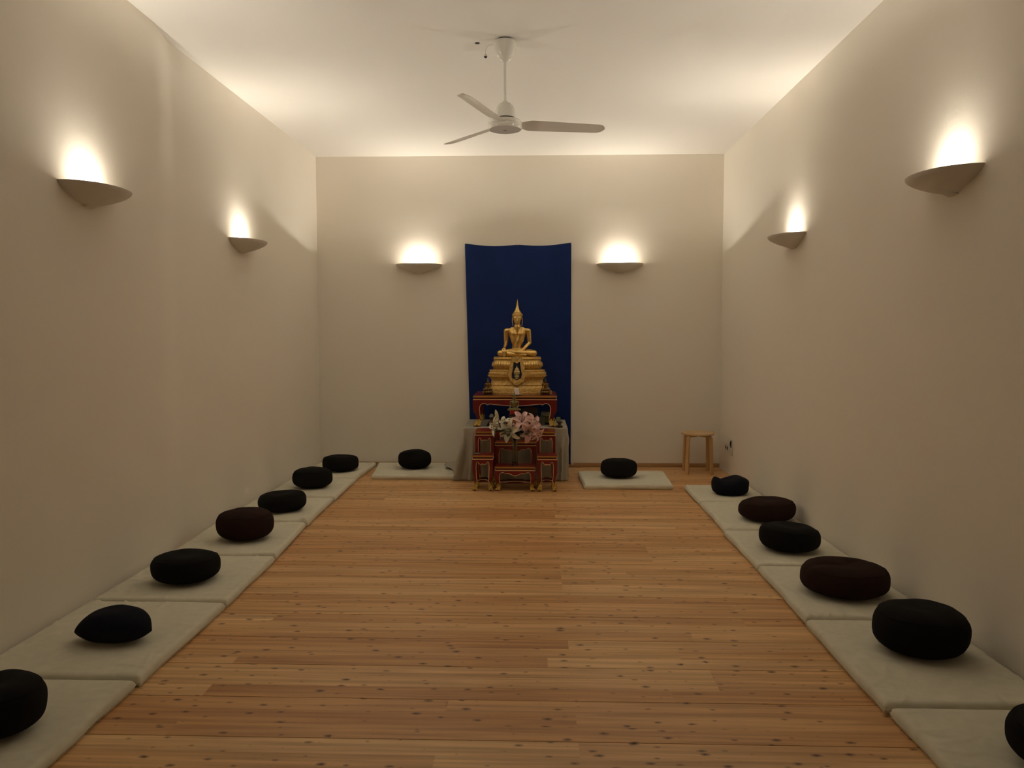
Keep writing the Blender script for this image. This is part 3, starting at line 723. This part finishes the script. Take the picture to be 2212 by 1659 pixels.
# ================================================================== seated figures
def build_figure():
    mb = MB(); cp = mb.capsule
    # torso (facing -y)
    cp((0,.010,.060), .066, (0,.006,.105), .056, sc=(1,.82,1))
    cp((0,.004,.105), .054, (0,.004,.160), .058, sc=(1,.80,1))
    cp((-.020,.002,.165), .050, (-.042,.002,.250), .052, sc=(1,.85,1)); cp((.020,.002,.165), .050, (.042,.002,.250), .052, sc=(1,.85,1))
    cp((-.034,-.016,.236), .038, (-.040,-.016,.240), .038, sc=(1,.9,.9)); cp((.034,-.016,.236), .038, (.040,-.016,.240), .038, sc=(1,.9,.9))
    cp((-.102,.004,.273), .029, (.102,.004,.273), .029); cp((-.058,.004,.290), .023, (.058,.004,.290), .023)
    # neck, head
    cp((0,.002,.285), .037, (0,-.002,.340), .031)
    cp((0,0,.306), .0375, (0,0,.309), .0375); cp((0,0,.320), .035, (0,0,.323), .035)
    cp((0,-.002,.405), .050, (0,-.010,.372), .038, sc=(.93,1,1))
    cp((0,-.022,.352), .019, (0,-.020,.362), .026)
    cp((0,-.052,.398), .0055, (0,-.0595,.377), .0078)                 # nose
    for s in (-1,1):
        cp((s*.010,-.0515,.405), .0042, (s*.034,-.040,.407), .0035)   # brow
        cp((s*.012,-.0455,.394), .0062, (s*.029,-.0375,.394), .0052)  # eyelid
        cp((s*.004,-.0515,.3625), .0042, (s*.011,-.047,.3640), .0030) # lips
        cp((s*.003,-.0505,.3565), .0045, (s*.008,-.048,.3575), .0032)
        cp((s*.050,.004,.410), .0075, (s*.0525,.002,.372), .0062); cp((s*.0525,.002,.372), .0062, (s*.047,.000,.322), .0042)   # ears
        cp((s*.007,-.049,.375),.0045,(s*.0085,-.049,.3745),.0045)
    cp((0,-.046,.349), .0085, (0,-.046,.349), .0085)
    # right arm (image left): down to the knee, fingers over the shin
    cp((-.118,.004,.269), .0280, (-.120,.012,.152), .0235)
    cp((-.118,.012,.148), .0225, (-.134,-.078,.092), .0155)
    cp((-.134,-.078,.092), .0155, (-.139,-.112,.078), .0165, sc=(1.1,1,1))
    for k, dx in enumerate((-.0165,-.0055,.0055,.0160)):
        L = (.050,.058,.060,.052)[k]
        cp((-.139+dx,-.118,.076), .0066, (-.137+dx,-.134,.055), .0060); cp((-.137+dx,-.134,.055), .0060, (-.136+dx,-.136,.066-L), .0046)
    cp((-.122,-.108,.078), .0070, (-.114,-.122,.052), .0054)
    # left arm (image right): forearm across, hand in the lap
    cp((.118,.004,.269), .0280, (.127,.014,.146), .0235)
    cp((.126,.014,.144), .0230, (.058,-.084,.074), .0155)
    cp((.058,-.084,.074), .0150, (.020,-.098,.066), .0170, sc=(1,1.1,.75))
    for k in range(4):
        cp((.014,-.086-.009*k,.066), .0058, (-.034,-.088-.010*k,.066), .0048)
    cp((.022,-.108,.072), .0062, (-.006,-.112,.082), .0046)
    # legs: folded, right shin over left
    cp((-.060,.000,.042), .050, (-.178,-.070,.036), .034); cp((.060,.000,.042), .050, (.178,-.070,.036), .034)
    cp((-.178,-.072,.036), .0325, (-.020,-.122,.026), .0235); cp((.178,-.072,.034), .0325, (-.010,-.128,.046), .0220)
    cp((-.010,-.128,.046), .020, (-.075,-.105,.060), .0150, sc=(1,1,.8))
    cp((-.020,-.122,.022), .020, (.085,-.118,.016), .0150)
    cp((-.10,.02,.026), .040, (.10,.02,.026), .040); cp((-.06,-.06,.022), .040, (.06,-.06,.022), .040)
    # robe folds on the lap and the sash edges
    for k in range(3): cp((-.050,-.050-.012*k,.082-.010*k), .006, (.050,-.056-.010*k,.084-.011*k), .006)
    me = mb.mesh('raw', 0)
    tmp = link('raw', me)
    md = tmp.modifiers.new('r', 'REMESH'); md.mode = 'VOXEL'; md.voxel_size = .0021
    sm = tmp.modifiers.new('s', 'SMOOTH'); sm.factor = .5; sm.iterations = 5
    dg = bpy.context.evaluated_depsgraph_get(); ev = tmp.evaluated_get(dg)
    out = bpy.data.meshes.new_from_object(ev); bpy.data.objects.remove(tmp)
    out.polygons.foreach_set('use_smooth', [True]*len(out.polygons)); out.name = 'body'
    bm = bmesh.new(); bm.from_mesh(out); bvh = BVHTree.FromBMesh(bm); bm.free()
    def front(x, z):
        h = bvh.ray_cast(Vector((x,-.5,z)), Vector((0,1,0))); return h[0].y if h[0] else -.03
    rows = []
    for i in range(36):
        t = i/35; z = lerp(.300, .098, t); xc = lerp(.066, .006, min(1,t*1.25)**.8) ; hw = lerp(.016,.021,t)
        rows.append([(xc+s*hw, front(xc+s*hw, z)-.0035+.0022*abs(s)**6, z) for s in [lerp(-1,1,j/8) for j in range(9)]])
    sash = MB().loft(rows, caps=False, closed=False).mesh('sash', 60)
    pts = [(x, front(x, z)-.0015, z) for x, z in [(lerp(.055,-.070,t), .290-.120*t-.02*math.sin(PI*t)) for t in [i/24 for i in range(25)]]]
    edge = MB().tube(pts, .0024, 6).mesh('robe_edge', 60)
    # hair: rows of small curls over a cap, then the bun
    hb = MB(); hb.capsule((0,.006,.420), .0535, (0,.006,.428), .0515, 20, 8, sc=(1.0,1.02,1))
    for i in range(7):
        ph = lerp(.22, 1.35, i/6); rr = .0555*math.cos(ph); n = max(6, int(30*math.cos(ph)))
        for j in range(n):
            th = 2*PI*(j+.5*(i%2))/n; c = (rr*math.sin(th), .006-rr*math.cos(th), .424+.052*math.sin(ph))
            if c[2] < .432 and c[1] < -.02: continue
            hb.capsule(c, .0050, c, .0050, 6, 3)
    for j in range(9):
        th = lerp(-1.0, 1.0, j/8); hb.capsule((.050*math.sin(th), .004-.052*math.cos(th), .4335+.002*math.cos(th*2)), .0052, (.050*math.sin(th), .004-.052*math.cos(th), .4335), .0052, 6, 3)
    hair = hb.mesh('hair', 60)
    fl = MB().lathe([(.040,.462),(.0415,.468),(.036,.474),(.0355,.480),(.030,.484),(.0275,.494),(.0225,.498),(.0205,.510),(.0165,.514),(.0150,.528),(.0125,.533),(.0100,.552),(.0062,.574),(.0032,.592),(.0006,.606)], 20, (0,.006,0)).mesh('flame_finial', 40)
    return out, sash, edge, hair, fl
BODY, SASH, EDGE, HAIR, FLAME = build_figure()
def figure(parent, m, loc, sc, hairm=None, redsash=None):
    body = link('figure', BODY, m, parent, loc); body.scale = (sc,)*3
    for nm, me, mm in (('sash', SASH, redsash or m), ('robe_edge', EDGE, m), ('hair', HAIR, hairm or m), ('flame_finial', FLAME, hairm or m)):
        link(nm, me, mm, body)
    return body

# ---- large golden statue
SX = X(1116.5, 7.9); SY = 8.10
sd_ = thing('golden_statue', 'large golden seated statue with flame crown on a tiered pedestal', 'statue', (SX, SY, TT))
def ring(hw, hd, z, n=72, e=3.6, fn=None):
    out = []
    for j in range(n):
        th = 2*PI*j/n; c, s = math.cos(th), math.sin(th)
        r = (abs(c)**e + abs(s)**e)**(-1/e)
        k = fn(th) if fn else 1
        out.append((hw*r*c*k, hd*r*s*k, z))
    return out
K = .000385
def tiers(prof, ratio=.60, e=3.6, n=96): return MB().loft([ring(h, h*ratio+.012, z, n, e) for h, z in prof])
ped = tiers([(.366,0),(.366,.016),(.358,.020),(.358,.024),(.345,.026),(.340,.050),(.326,.055),(.322,.068),(.306,.080),(.300,.083),(.300,.092),(.286,.094),(.276,.104),(.272,.122),(.270,.140),
             (.272,.146),(.284,.160),(.300,.174),(.308,.180),(.308,.185),(.300,.188),(.304,.214),(.300,.220),(.288,.224),(.288,.240),(.280,.246),(.262,.252),(.236,.258)]).obj('pedestal', M['goldrough'], sd_, smooth=30)
cush = tiers([(.232,.256),(.242,.260),(.255,.270),(.263,.288),(.262,.306),(.254,.326),(.246,.340),(.242,.348),(.243,.354),(.246,.362),(.242,.374),(.232,.381),(.20,.384)], .62, 3.2).obj('lotus_tier', M['goldrough'], sd_, smooth=40)
# lotus petals on the bulging tier
PROF = [(.255,.270),(.263,.288),(.262,.306),(.254,.326),(.246,.340),(.242,.348),(.243,.354),(.246,.362),(.242,.374)]
def rad_at(z):
    for (r0, z0_), (r1, z1_) in zip(PROF, PROF[1:]):
        if z <= z1_: return lerp(r0, r1, (z-z0_)/(z1_-z0_))
    return PROF[-1][0]
def petal_mesh(z0_, z1_, hw0, r_ref, inv=False):
    rows = []
    for i in range(11):
        t = i/10; z = lerp(z0_, z1_, t); sh = math.sin(PI*min(1, (t*.90+.10)))**.75; hw = hw0*sh*(1 if 0 < i < 10 else .25)
        rows.append([(lerp(-hw,hw,j/6), -(rad_at(z)-r_ref) - .0015 - .0058*(1-(2*j/6-1)**2)*math.sin(PI*min(1,t*.9+.1)), z) for j in range(7)])
    return MB().loft(rows, caps=False, closed=False).mesh('lotus_petal', 60)
pet = petal_mesh(.274, .340, .0150, .262); pet2 = petal_mesh(.346, .374, .0105, .246)
apet = petal_mesh(.274, .340, .0145, .262)
apet.transform(Matrix.Translation((0,0,-.274)))
def petals(me, hw, n, shift):
    for k in range(n):
        th = PI + PI*(k+.5+shift)/n; c, s = math.cos(th), math.sin(th); e = 3.2; r = (abs(c)**e+abs(s)**e)**(-1/e)
        x, y = hw*r*c, (hw*.62+.012)*r*s
        if abs(x) < .050: continue
        nx, ny = math.copysign(abs(c)**(e-1), c), math.copysign(abs(s)**(e-1), s)
        o = link('lotus_petal', me, M['gold'], cush, (x, y, 0)); o.rotation_euler = (0,0,math.atan2(ny, nx)+PI/2)
petals(pet, .262, 30, 0); petals(pet2, .246, 44, 0)
# leaf-edge cresting on two rims (tiny teeth, one part)
tb = MB()
for hw, z, n, sc in ((.240,.376,58,.011), (.306,.184,70,.009), (.288,.238,70,.011), (.302,.090,72,.009)):
    ratio = .62 if z > .3 else .60
    for k in range(n):
        th = PI+PI*(k+.5)/n; c, s = math.cos(th), math.sin(th); e = 3.4; r = (abs(c)**e+abs(s)**e)**(-1/e)
        x, y = hw*r*c, (hw*ratio+.012)*r*s; tx, ty = -y, x; L = math.hypot(tx, ty); 
        nx, ny = math.copysign(abs(c)**(e-1), c), math.copysign(abs(s)**(e-1), s); L2 = math.hypot(nx, ny); nx, ny = nx/L2, ny/L2; tx, ty = -ny, nx
        w_ = sc*.48
        tb.add([(x-tx*w_,y-ty*w_,z-.002),(x+tx*w_,y+ty*w_,z-.002),(x+nx*.004,y+ny*.004,z+sc),(x+nx*.005,y+ny*.005,z-.001)], [(0,1,2),(0,3,1),(1,3,2),(0,2,3)])
cr = tb.obj('leaf_cresting', M['gold'], ped, smooth=0); cr['kind'] = 'stuff'
# pendant panel on the front with crown and shield
def zz(y): return (1250-y)*K
def xx(x): return (x-1088)*K
yp = -.205
outer_ = [(940,268),(1088,246),(1236,268),(1262,420),(1300,620),(1345,690),(1335,760),(1290,800),(1270,900),(1190,935),(1160,985),(1088,1000),(1010,985),(985,935),(905,900),(885,800),(840,760),(830,690),(876,620),(914,420)]
inner_ = [(1000,372),(1088,424),(1172,372),(1195,560),(1228,715),(1205,825),(1140,840),(1090,885),(1040,840),(965,825),(945,715),(980,560)]
def yfront(z): return -(.232 - .045*min(1, max(0,(z-.20))/.16) + (.035 if z < .22 else .0))
pz = [(xx(a), zz(b)) for a, b in outer_]; pi_ = [(xx(a), zz(b)) for a, b in inner_]
def lean(z): return lerp(-.212, -.178, min(1, max(0, (z-.10)/.28)))
fr = MB().prism(pz, 0, .02).xf(lambda q: Vector((q.x, q.y+lean(q.z), q.z))); panel = fr.obj('pendant_panel', M['goldrough'], sd_, smooth=0)
MB().prism(pi_, -.0012, .004).xf(lambda q: Vector((q.x, q.y+lean(q.z), q.z))).obj('dark_field', M['navypanel'], panel, smooth=0)
MB().tube([Vector((a, lean(b)-.002, b)) for a, b in pi_+pi_[:1]], .003, 6).obj('field_border', M['gold'], panel)
MB().tube([Vector((a, lean(b)-.001, b)) for a, b in pz+pz[:1]], .0032, 6).obj('panel_border', M['gold'], panel)
cz = zz(640)
MB().lathe([(.027,zz(715)),(.029,zz(700)),(.030,zz(665)),(.032,zz(650)),(.031,zz(632)),(.020,zz(622)),(.026,zz(610)),(.025,zz(592)),(.015,zz(582)),(.019,zz(568)),(.016,zz(556)),(.008,zz(545)),(.004,zz(520)),(.0012,zz(470))], 24, (0,lean(.24)-.003,0), 1, .25).obj('crown_emblem', M['silver'], panel)
shield = [(1025,735),(1088,722),(1150,735),(1150,785),(1124,818),(1088,848),(1052,818),(1026,785)]
sh = MB().prism([(xx(a), zz(b)) for a, b in shield], -.004, 0).xf(lambda q: Vector((q.x, q.y+lean(q.z)-.001, q.z))).obj('shield_emblem', M['silver'], panel, smooth=0)
for poly in ([(1042,750),(1068,744),(1070,762),(1046,768)], [(1108,744),(1136,750),(1132,768),(1104,762)], [(1096,800),(1128,772),(1134,792),(1104,818)], [(1046,782),(1062,776),(1080,800),(1066,812)]):
    MB().prism([(xx(a), zz(b)) for a, b in poly], -.0055, -.001).xf(lambda q: Vector((q.x, q.y+lean(q.z)-.001, q.z))).obj('shield_mark', M['navypanel'], sh, smooth=0)
MB().capsule((xx(1088), lean(zz(300))-.004, zz(292)), .010, (xx(1088), lean(zz(330))-.004, zz(322)), .005, 8, 4).obj('top_jewel', M['silver'], panel)
figure(sd_, M['gold'], (0,-.008,.384), .99)

# ---- small bronze statue in front
bz = thing('bronze_statue', 'small bronze seated statue draped with red cloth behind the lilies', 'statue', (X(1111,7.5), 7.505, .625))
MB().lathe([(.052,0),(.054,.010),(.048,.030),(.044,.036),(.050,.042),(.054,.052),(.050,.062),(.042,.066),(.046,.086),(.030,.091)], 36, (0,0,0), 1, .8).obj('plinth', M['darkbrown'], bz)
figure(bz, M['bronze'], (0,0,.090), .32)
rc = MB()
rows = [[(lerp(-.040,.040,j/14), -.030-.012*math.cos(lerp(-1,1,j/14)*1.3)-.003*math.sin(j*1.7)-.008*i/8, .098-.034*i/8-.004*abs(lerp(-1,1,j/14))) for j in range(15)] for i in range(9)]
co = rc.loft(rows, caps=False, closed=False).obj('draped_cloth', M['redcloth'], bz, smooth=60); md = co.modifiers.new('t','SOLIDIFY'); md.thickness = .002

# ---- two attendant figures
for px, lab in ((1054.5, 'small dark gold attendant figure on lotus base, on the dish side of the altar'), (1177.5, 'small dark gold attendant figure on lotus base, above the bare small table')):
    a = thing('attendant_figure', lab, 'statue', (X(px, 7.80), 7.80, TT), math.radians(-8 if px < 1100 else 8))
    MB().box(-.052,.052,-.030,.030,0,.010).obj('plinth', M['darkbrown'], a, smooth=0)
    base = MB().lathe([(.040,.010),(.050,.020),(.052,.030),(.044,.038),(.036,.041),(.042,.046),(.038,.050)], 32, (0,0,0), 1, .62).obj('lotus_base', M['darkbrown'], a)
    for k in range(14):
        th = 2*PI*k/14; b = link('lotus_petal', apet, M['darkgold'], base, (.048*math.cos(th), .030*math.sin(th), .018)); b.rotation_euler = (.2,0,th+PI/2); b.scale = (.75,.75,.42)
    figure(a, M['darkgold'], (0,.002,.049), .235, M['darkbrown'])

# ---- candle
cdl = thing('pillar_candle', 'white pillar candle on a flat white dish before the statue', 'candle', (X(1116,7.775), 7.775, TT))
MB().lathe([(.030,0),(.058,.006),(.064,.010),(.060,.010),(.034,.005)], 40).obj('dish', M['porcelain'], cdl)
wx = MB().lathe([(.026,.006),(.0275,.010),(.0275,.068),(.026,.071),(.020,.070),(.010,.066),(.002,.065)], 32).obj('wax_body', M['wax'], cdl)
MB().tube([(0,0,.064),(.001,0,.070),(.003,0,.074)], .001, 6).obj('wick', M['black'], wx)

# ---- little dish on the small table
z0 = Zt(985,AY)
dd = onz(1031, 979, z0+.004)
ds = MB().lathe([(.016,0),(.030,.007),(.034,.012),(.031,.012),(.017,.004),(.002,.003)], 28).obj('offering_dish', M['greenglass'], None, (dd.x, AY+.075, z0)); tag(ds, 'tiny dark offering dish on a small red table', 'dish')

# ---- things standing on the draped table, under and beside the wide top table
def on_table(px, y, zb=TZ+.008): return Vector((X(px, y), y, zb))
q = on_table(1145, 8.06)
bw = thing('singing_bowl', 'dark round bowl under the wide top table', 'bowl', q)
MB().lathe([(.050,0),(.075,.012),(.078,.028),(.060,.040)], 32).obj('ring_cushion', M['darkred'], bw)
MB().lathe([(.030,.038),(.062,.052),(.082,.085),(.088,.125),(.080,.150),(.060,.168),(.030,.174),(.004,.176)], 36).obj('bowl_body', M['grey'], bw)
q = on_table(1179, 7.97)
cb = thing('card_box', 'grey-green card box with raised lid under the wide top table', 'box', q, math.radians(-6))
me = MB().box(-.062,.062,-.05,.05,0,.085).mesh('box_body',0); bevel(me,.002,1); link('box_body', me, M['card'], cb)
me = MB().box(-.006,.060,-.0525,-.0505,.030,.086).mesh('green_label',0); link('green_label', me, M['cardgreen'], cb)
me = MB().box(-.005,.064,-.054,-.0505,.004,.026).mesh('dark_band',0); link('dark_band', me, M['black'], cb)
ld = MB().box(-.050,.066,-.055,.050,0,.034).mesh('lid',0); bevel(ld,.002,1); ld = link('lid', ld, M['cardpale'], cb, (.004,0,.090)); ld.rotation_euler = (0,math.radians(4),0)
q = on_table(1208.5, 7.70)
jr = thing('glass_jar', 'green glass jar on a dark turned stand beside the gilt claw foot', 'jar', q)
MB().lathe([(.022,0),(.034,.002),(.036,.012),(.026,.018),(.016,.024),(.014,.034),(.030,.046),(.034,.056),(.018,.060)], 28).obj('turned_stand', M['darkbrown'], jr)
MB().lathe([(.016,.058),(.021,.062),(.022,.070),(.022,.096),(.019,.102),(.018,.100),(.018,.066),(.004,.064)], 28, (-.012,0,0)).obj('jar_glass', M['greenglass'], jr)
q = on_table(1062, 7.86)
fg = thing('stone_figurine', 'small rose stone figurine with pale cap under the wide top table', 'figurine', q)
MB().lathe([(.034,0),(.040,.010),(.036,.030),(.022,.048),(.018,.056)], 24, (0,0,0), 1, .8).obj('figurine_base', M['pinkstone'], fg)
MB().lathe([(.016,.054),(.020,.064),(.018,.078),(.010,.088)], 24).obj('figurine_head', M['darkbrown'], fg)
MB().lathe([(.024,.084),(.025,.090),(.020,.104),(.012,.114),(.003,.118)], 24).obj('cap', M['offwhite'], fg)
q = on_table(1044, 7.90)
bk_ = thing('booklet_stack', 'pair of pale booklets stacked by the gilt claw foot', 'book', q, math.radians(4))
for k in range(2):
    me = MB().box(-.055,.055,-.04,.04,.022*k,.022*k+.019).mesh('booklet',0); bevel(me,.001,1); b = link('booklet', me, M['offwhite'], bk_, (.004*k,0,0)); b.rotation_euler = (0,0,.08*k)
q = on_table(1055, 7.80)
ic = tag(MB().lathe([(.020,0),(.021,.004),(.014,.012),(.007,.028),(.002,.040)], 20).obj('incense_cone', M['black'], None, q), 'small black incense cone before the pale booklets', 'incense')

# ================================================================== vase and lilies
VX, VY, VZ = X(1112.5, 7.165), 7.165, Zt(1008,AY)
va = thing('glass_vase', 'clear slim glass vase on the lowest altar bench', 'vase', (VX, VY, VZ))
MB().lathe([(.030,0),(.031,.004),(.027,.012),(.024,.030),(.0245,.10),(.027,.18),(.031,.24),(.029,.24),(.025,.18),(.0225,.10),(.021,.032),(.006,.020)], 36).obj('vase_glass', M['glass'], va)
def lily_petal(curl, wd, L=.108):
    rows = []; n, m = 12, 6
    for i in range(n+1):
        t = i/n; hw = wd*(math.sin(PI*min(1, t*.90+.06))**.8)*(1-.25*t)
        if i == n: hw = .0012
        a = lerp(.25, curl, t)     # opening angle from the flower axis
        rows.append((t, hw))
    pts = []; x = y = 0; out = []
    for i in range(n+1):
        t = i/n; ang = lerp(.30, curl, t**1.1)
        if i: x += L/n*math.sin(ang); y += L/n*math.cos(ang)
        hw = rows[i][1]; row = []
        for j in range(m+1):
            s = lerp(-1, 1, j/m)
            cup = .35*hw*s*s + .003*math.sin(7*t+3*s)*abs(s)
            row.append((x - cup*math.cos(ang), s*hw, y + cup*math.sin(ang)))
        out.append(row)
    mb = MB().loft(out, caps=False, closed=False)
    k = len(mb.v); mb2 = [(px-.0004, py, pz-.0008) for px, py, pz in mb.v]
    return mb.mesh('petal', 70)
PET = {c: lily_petal(c, w, L) for c, w, L in ((2.0,.031,.125), (2.5,.024,.130), (1.5,.033,.120))}
def anther_mesh():
    mb = MB()
    for k in range(6):
        th = 2*PI*k/6+.3; d = Vector((math.cos(th)*.35, math.sin(th)*.35, 1)).normalized(); e = d*.070
        mb.capsule(e+Vector((-math.sin(th)*.006, math.cos(th)*.006, 0)), .0024, e-Vector((-math.sin(th)*.006, math.cos(th)*.006, 0)), .0024, 6, 3)
    return mb.mesh('anthers', 60)
def filament_mesh():
    mb = MB()
    for k in range(6):
        th = 2*PI*k/6+.3; d = Vector((math.cos(th)*.35, math.sin(th)*.35, 1)).normalized(); mb.tube([(0,0,.004), d*.070], .0010, 5)
    mb.tube([(0,0,.004),(0,0,.080)], .0016, 5)
    return mb.mesh('filaments', 60)
ANT, FIL = anther_mesh(), filament_mesh()
def leaf_mesh(L=.15, wd=.021):
    rows = []
    for i in range(11):
        t = i/10; hw = wd*math.sin(PI*min(1, t*.94+.04))**.8; ang = lerp(.5, 1.9, t)
        rows.append([(L*t*math.sin(.6+.5*t), s*hw, L*t*.75-.05*t*t+abs(s)*hw*.3) for s in (-1,-.5,0,.5,1)])
    return MB().loft(rows, caps=False, closed=False).mesh('leaf', 70)
LEAF = leaf_mesh()
def lily(px, py, y, aim, roll, m, label, sc=1.0, bud=False, leaves=((.35,0),(.5,2.2))):
    c = ony(px, py, y); aim = Vector(aim).normalized()
    t = thing('lily_stem', label, 'flower', (VX, VY, VZ+.024), 0, 'lilies in the glass vase')
    o = Vector((VX, VY, VZ+.024)); j = random.Random(px*7+py)
    back = c - aim*.012 - o
    b0 = Vector((j.uniform(-.010,.010), j.uniform(-.008,.008), 0)); b1 = Vector((j.uniform(-.014,.014), j.uniform(-.012,.012), .225))
    def bez(s):
        p3 = back; p2 = back - aim*.05 - Vector((0,0,.03)); p1 = b1 + Vector((0,0,.04))
        return b1*(1-s)**3 + p1*3*s*(1-s)**2 + p2*3*s*s*(1-s) + p3*s**3
    pts = [b0, b0.lerp(b1,.5)] + [bez(i/12) for i in range(13)]
    MB().tube(pts, .0046, 7).obj('stem', M['stem'], t)
    for (s, a) in leaves:
        p = bez(s); l = link('leaf', LEAF, M['leaf'], t, p); l.rotation_euler = (0, .3, a); l.scale = (1.25,1.25,1.25)
    R = aim.to_track_quat('Z','Y').to_matrix().to_4x4()
    if bud:
        b = MB().loft([[(r*math.cos(2*PI*k/12)*(1+.08*math.cos(6*PI*k/6)), r*math.sin(2*PI*k/12), z) for k in range(12)] for r, z in ((.004,0),(.012,.02),(.017,.045),(.016,.072),(.010,.096),(.001,.112))]).obj('bud', m, t, c-o-aim*.02, 60)
        b.rotation_euler = R.to_euler(); return t
    for k in range(6):
        me = PET[2.5] if k % 2 else PET[2.0]
        if (k+int(px)) % 5 == 0: me = PET[1.5]
        p = link('petal', me, m, t, c-o-aim*.035*sc)
        p.rotation_euler = (R @ Matrix.Rotation(roll + 2*PI*k/6 + j.uniform(-.12,.12), 4, 'Z')).to_euler(); p.scale = (sc*j.uniform(.92,1.08),)*3
    f = link('filaments', FIL, M['bud'], t, c-o-aim*.035*sc); f.rotation_euler = R.to_euler(); f.scale = (sc,)*3
    a = link('anthers', ANT, M['anther'], f)
    return t
LWm, LPm = M['lilyw'], M['lilyp']
lily(1101, 931, 7.09, (-.45,-.85,-.10), .35, LWm, 'big open white lily turned to the room, one broad petal hanging', 1.22, leaves=((.30,-1.2),(.45,-.6),(.5,-2.4)))
lily(1071, 922, 7.12, (-.85,-.45,.05), .9, LWm, 'white lily facing sideways at the edge of the bunch, below the bud', 1.08, leaves=((.35,3.4),(.55,4.0)))
lily(1088, 912, 7.18, (-.35,-.3,.85), .2, LWm, 'white lily opening upward between the bud and the bronze statue', .85)
lily(1075, 905, 7.16, (-.22,-.1,1), 0, M['bud'], 'closed cream lily bud pointing up', 1, True, leaves=((.5,3.0),))
lily(1127, 908, 7.12, (.05,-.75,.60), .1, LPm, 'topmost pink lily leaning against the bronze statue', 1.12)
lily(1152, 914, 7.13, (.65,-.60,.35), .6, LPm, 'pink lily facing the bare small table side', 1.0)
lily(1142, 933, 7.08, (.25,-.9,-.30), .25, LPm, 'pink lily nodding downward in the middle of the pink cluster', 1.12, leaves=((.25,-.9),(.4,-.3)))
lily(1160, 936, 7.10, (.85,-.35,-.35), .8, LPm, 'drooping pink lily with dangling petals at the bunch edge', .9)
lily(1115, 928, 7.16, (.1,-.6,.3), 0, LPm, 'half hidden pink lily between white and pink blossoms', .75, leaves=((.15,4.4),(.25,5.0),(.35,5.6),(.30,4.0)))
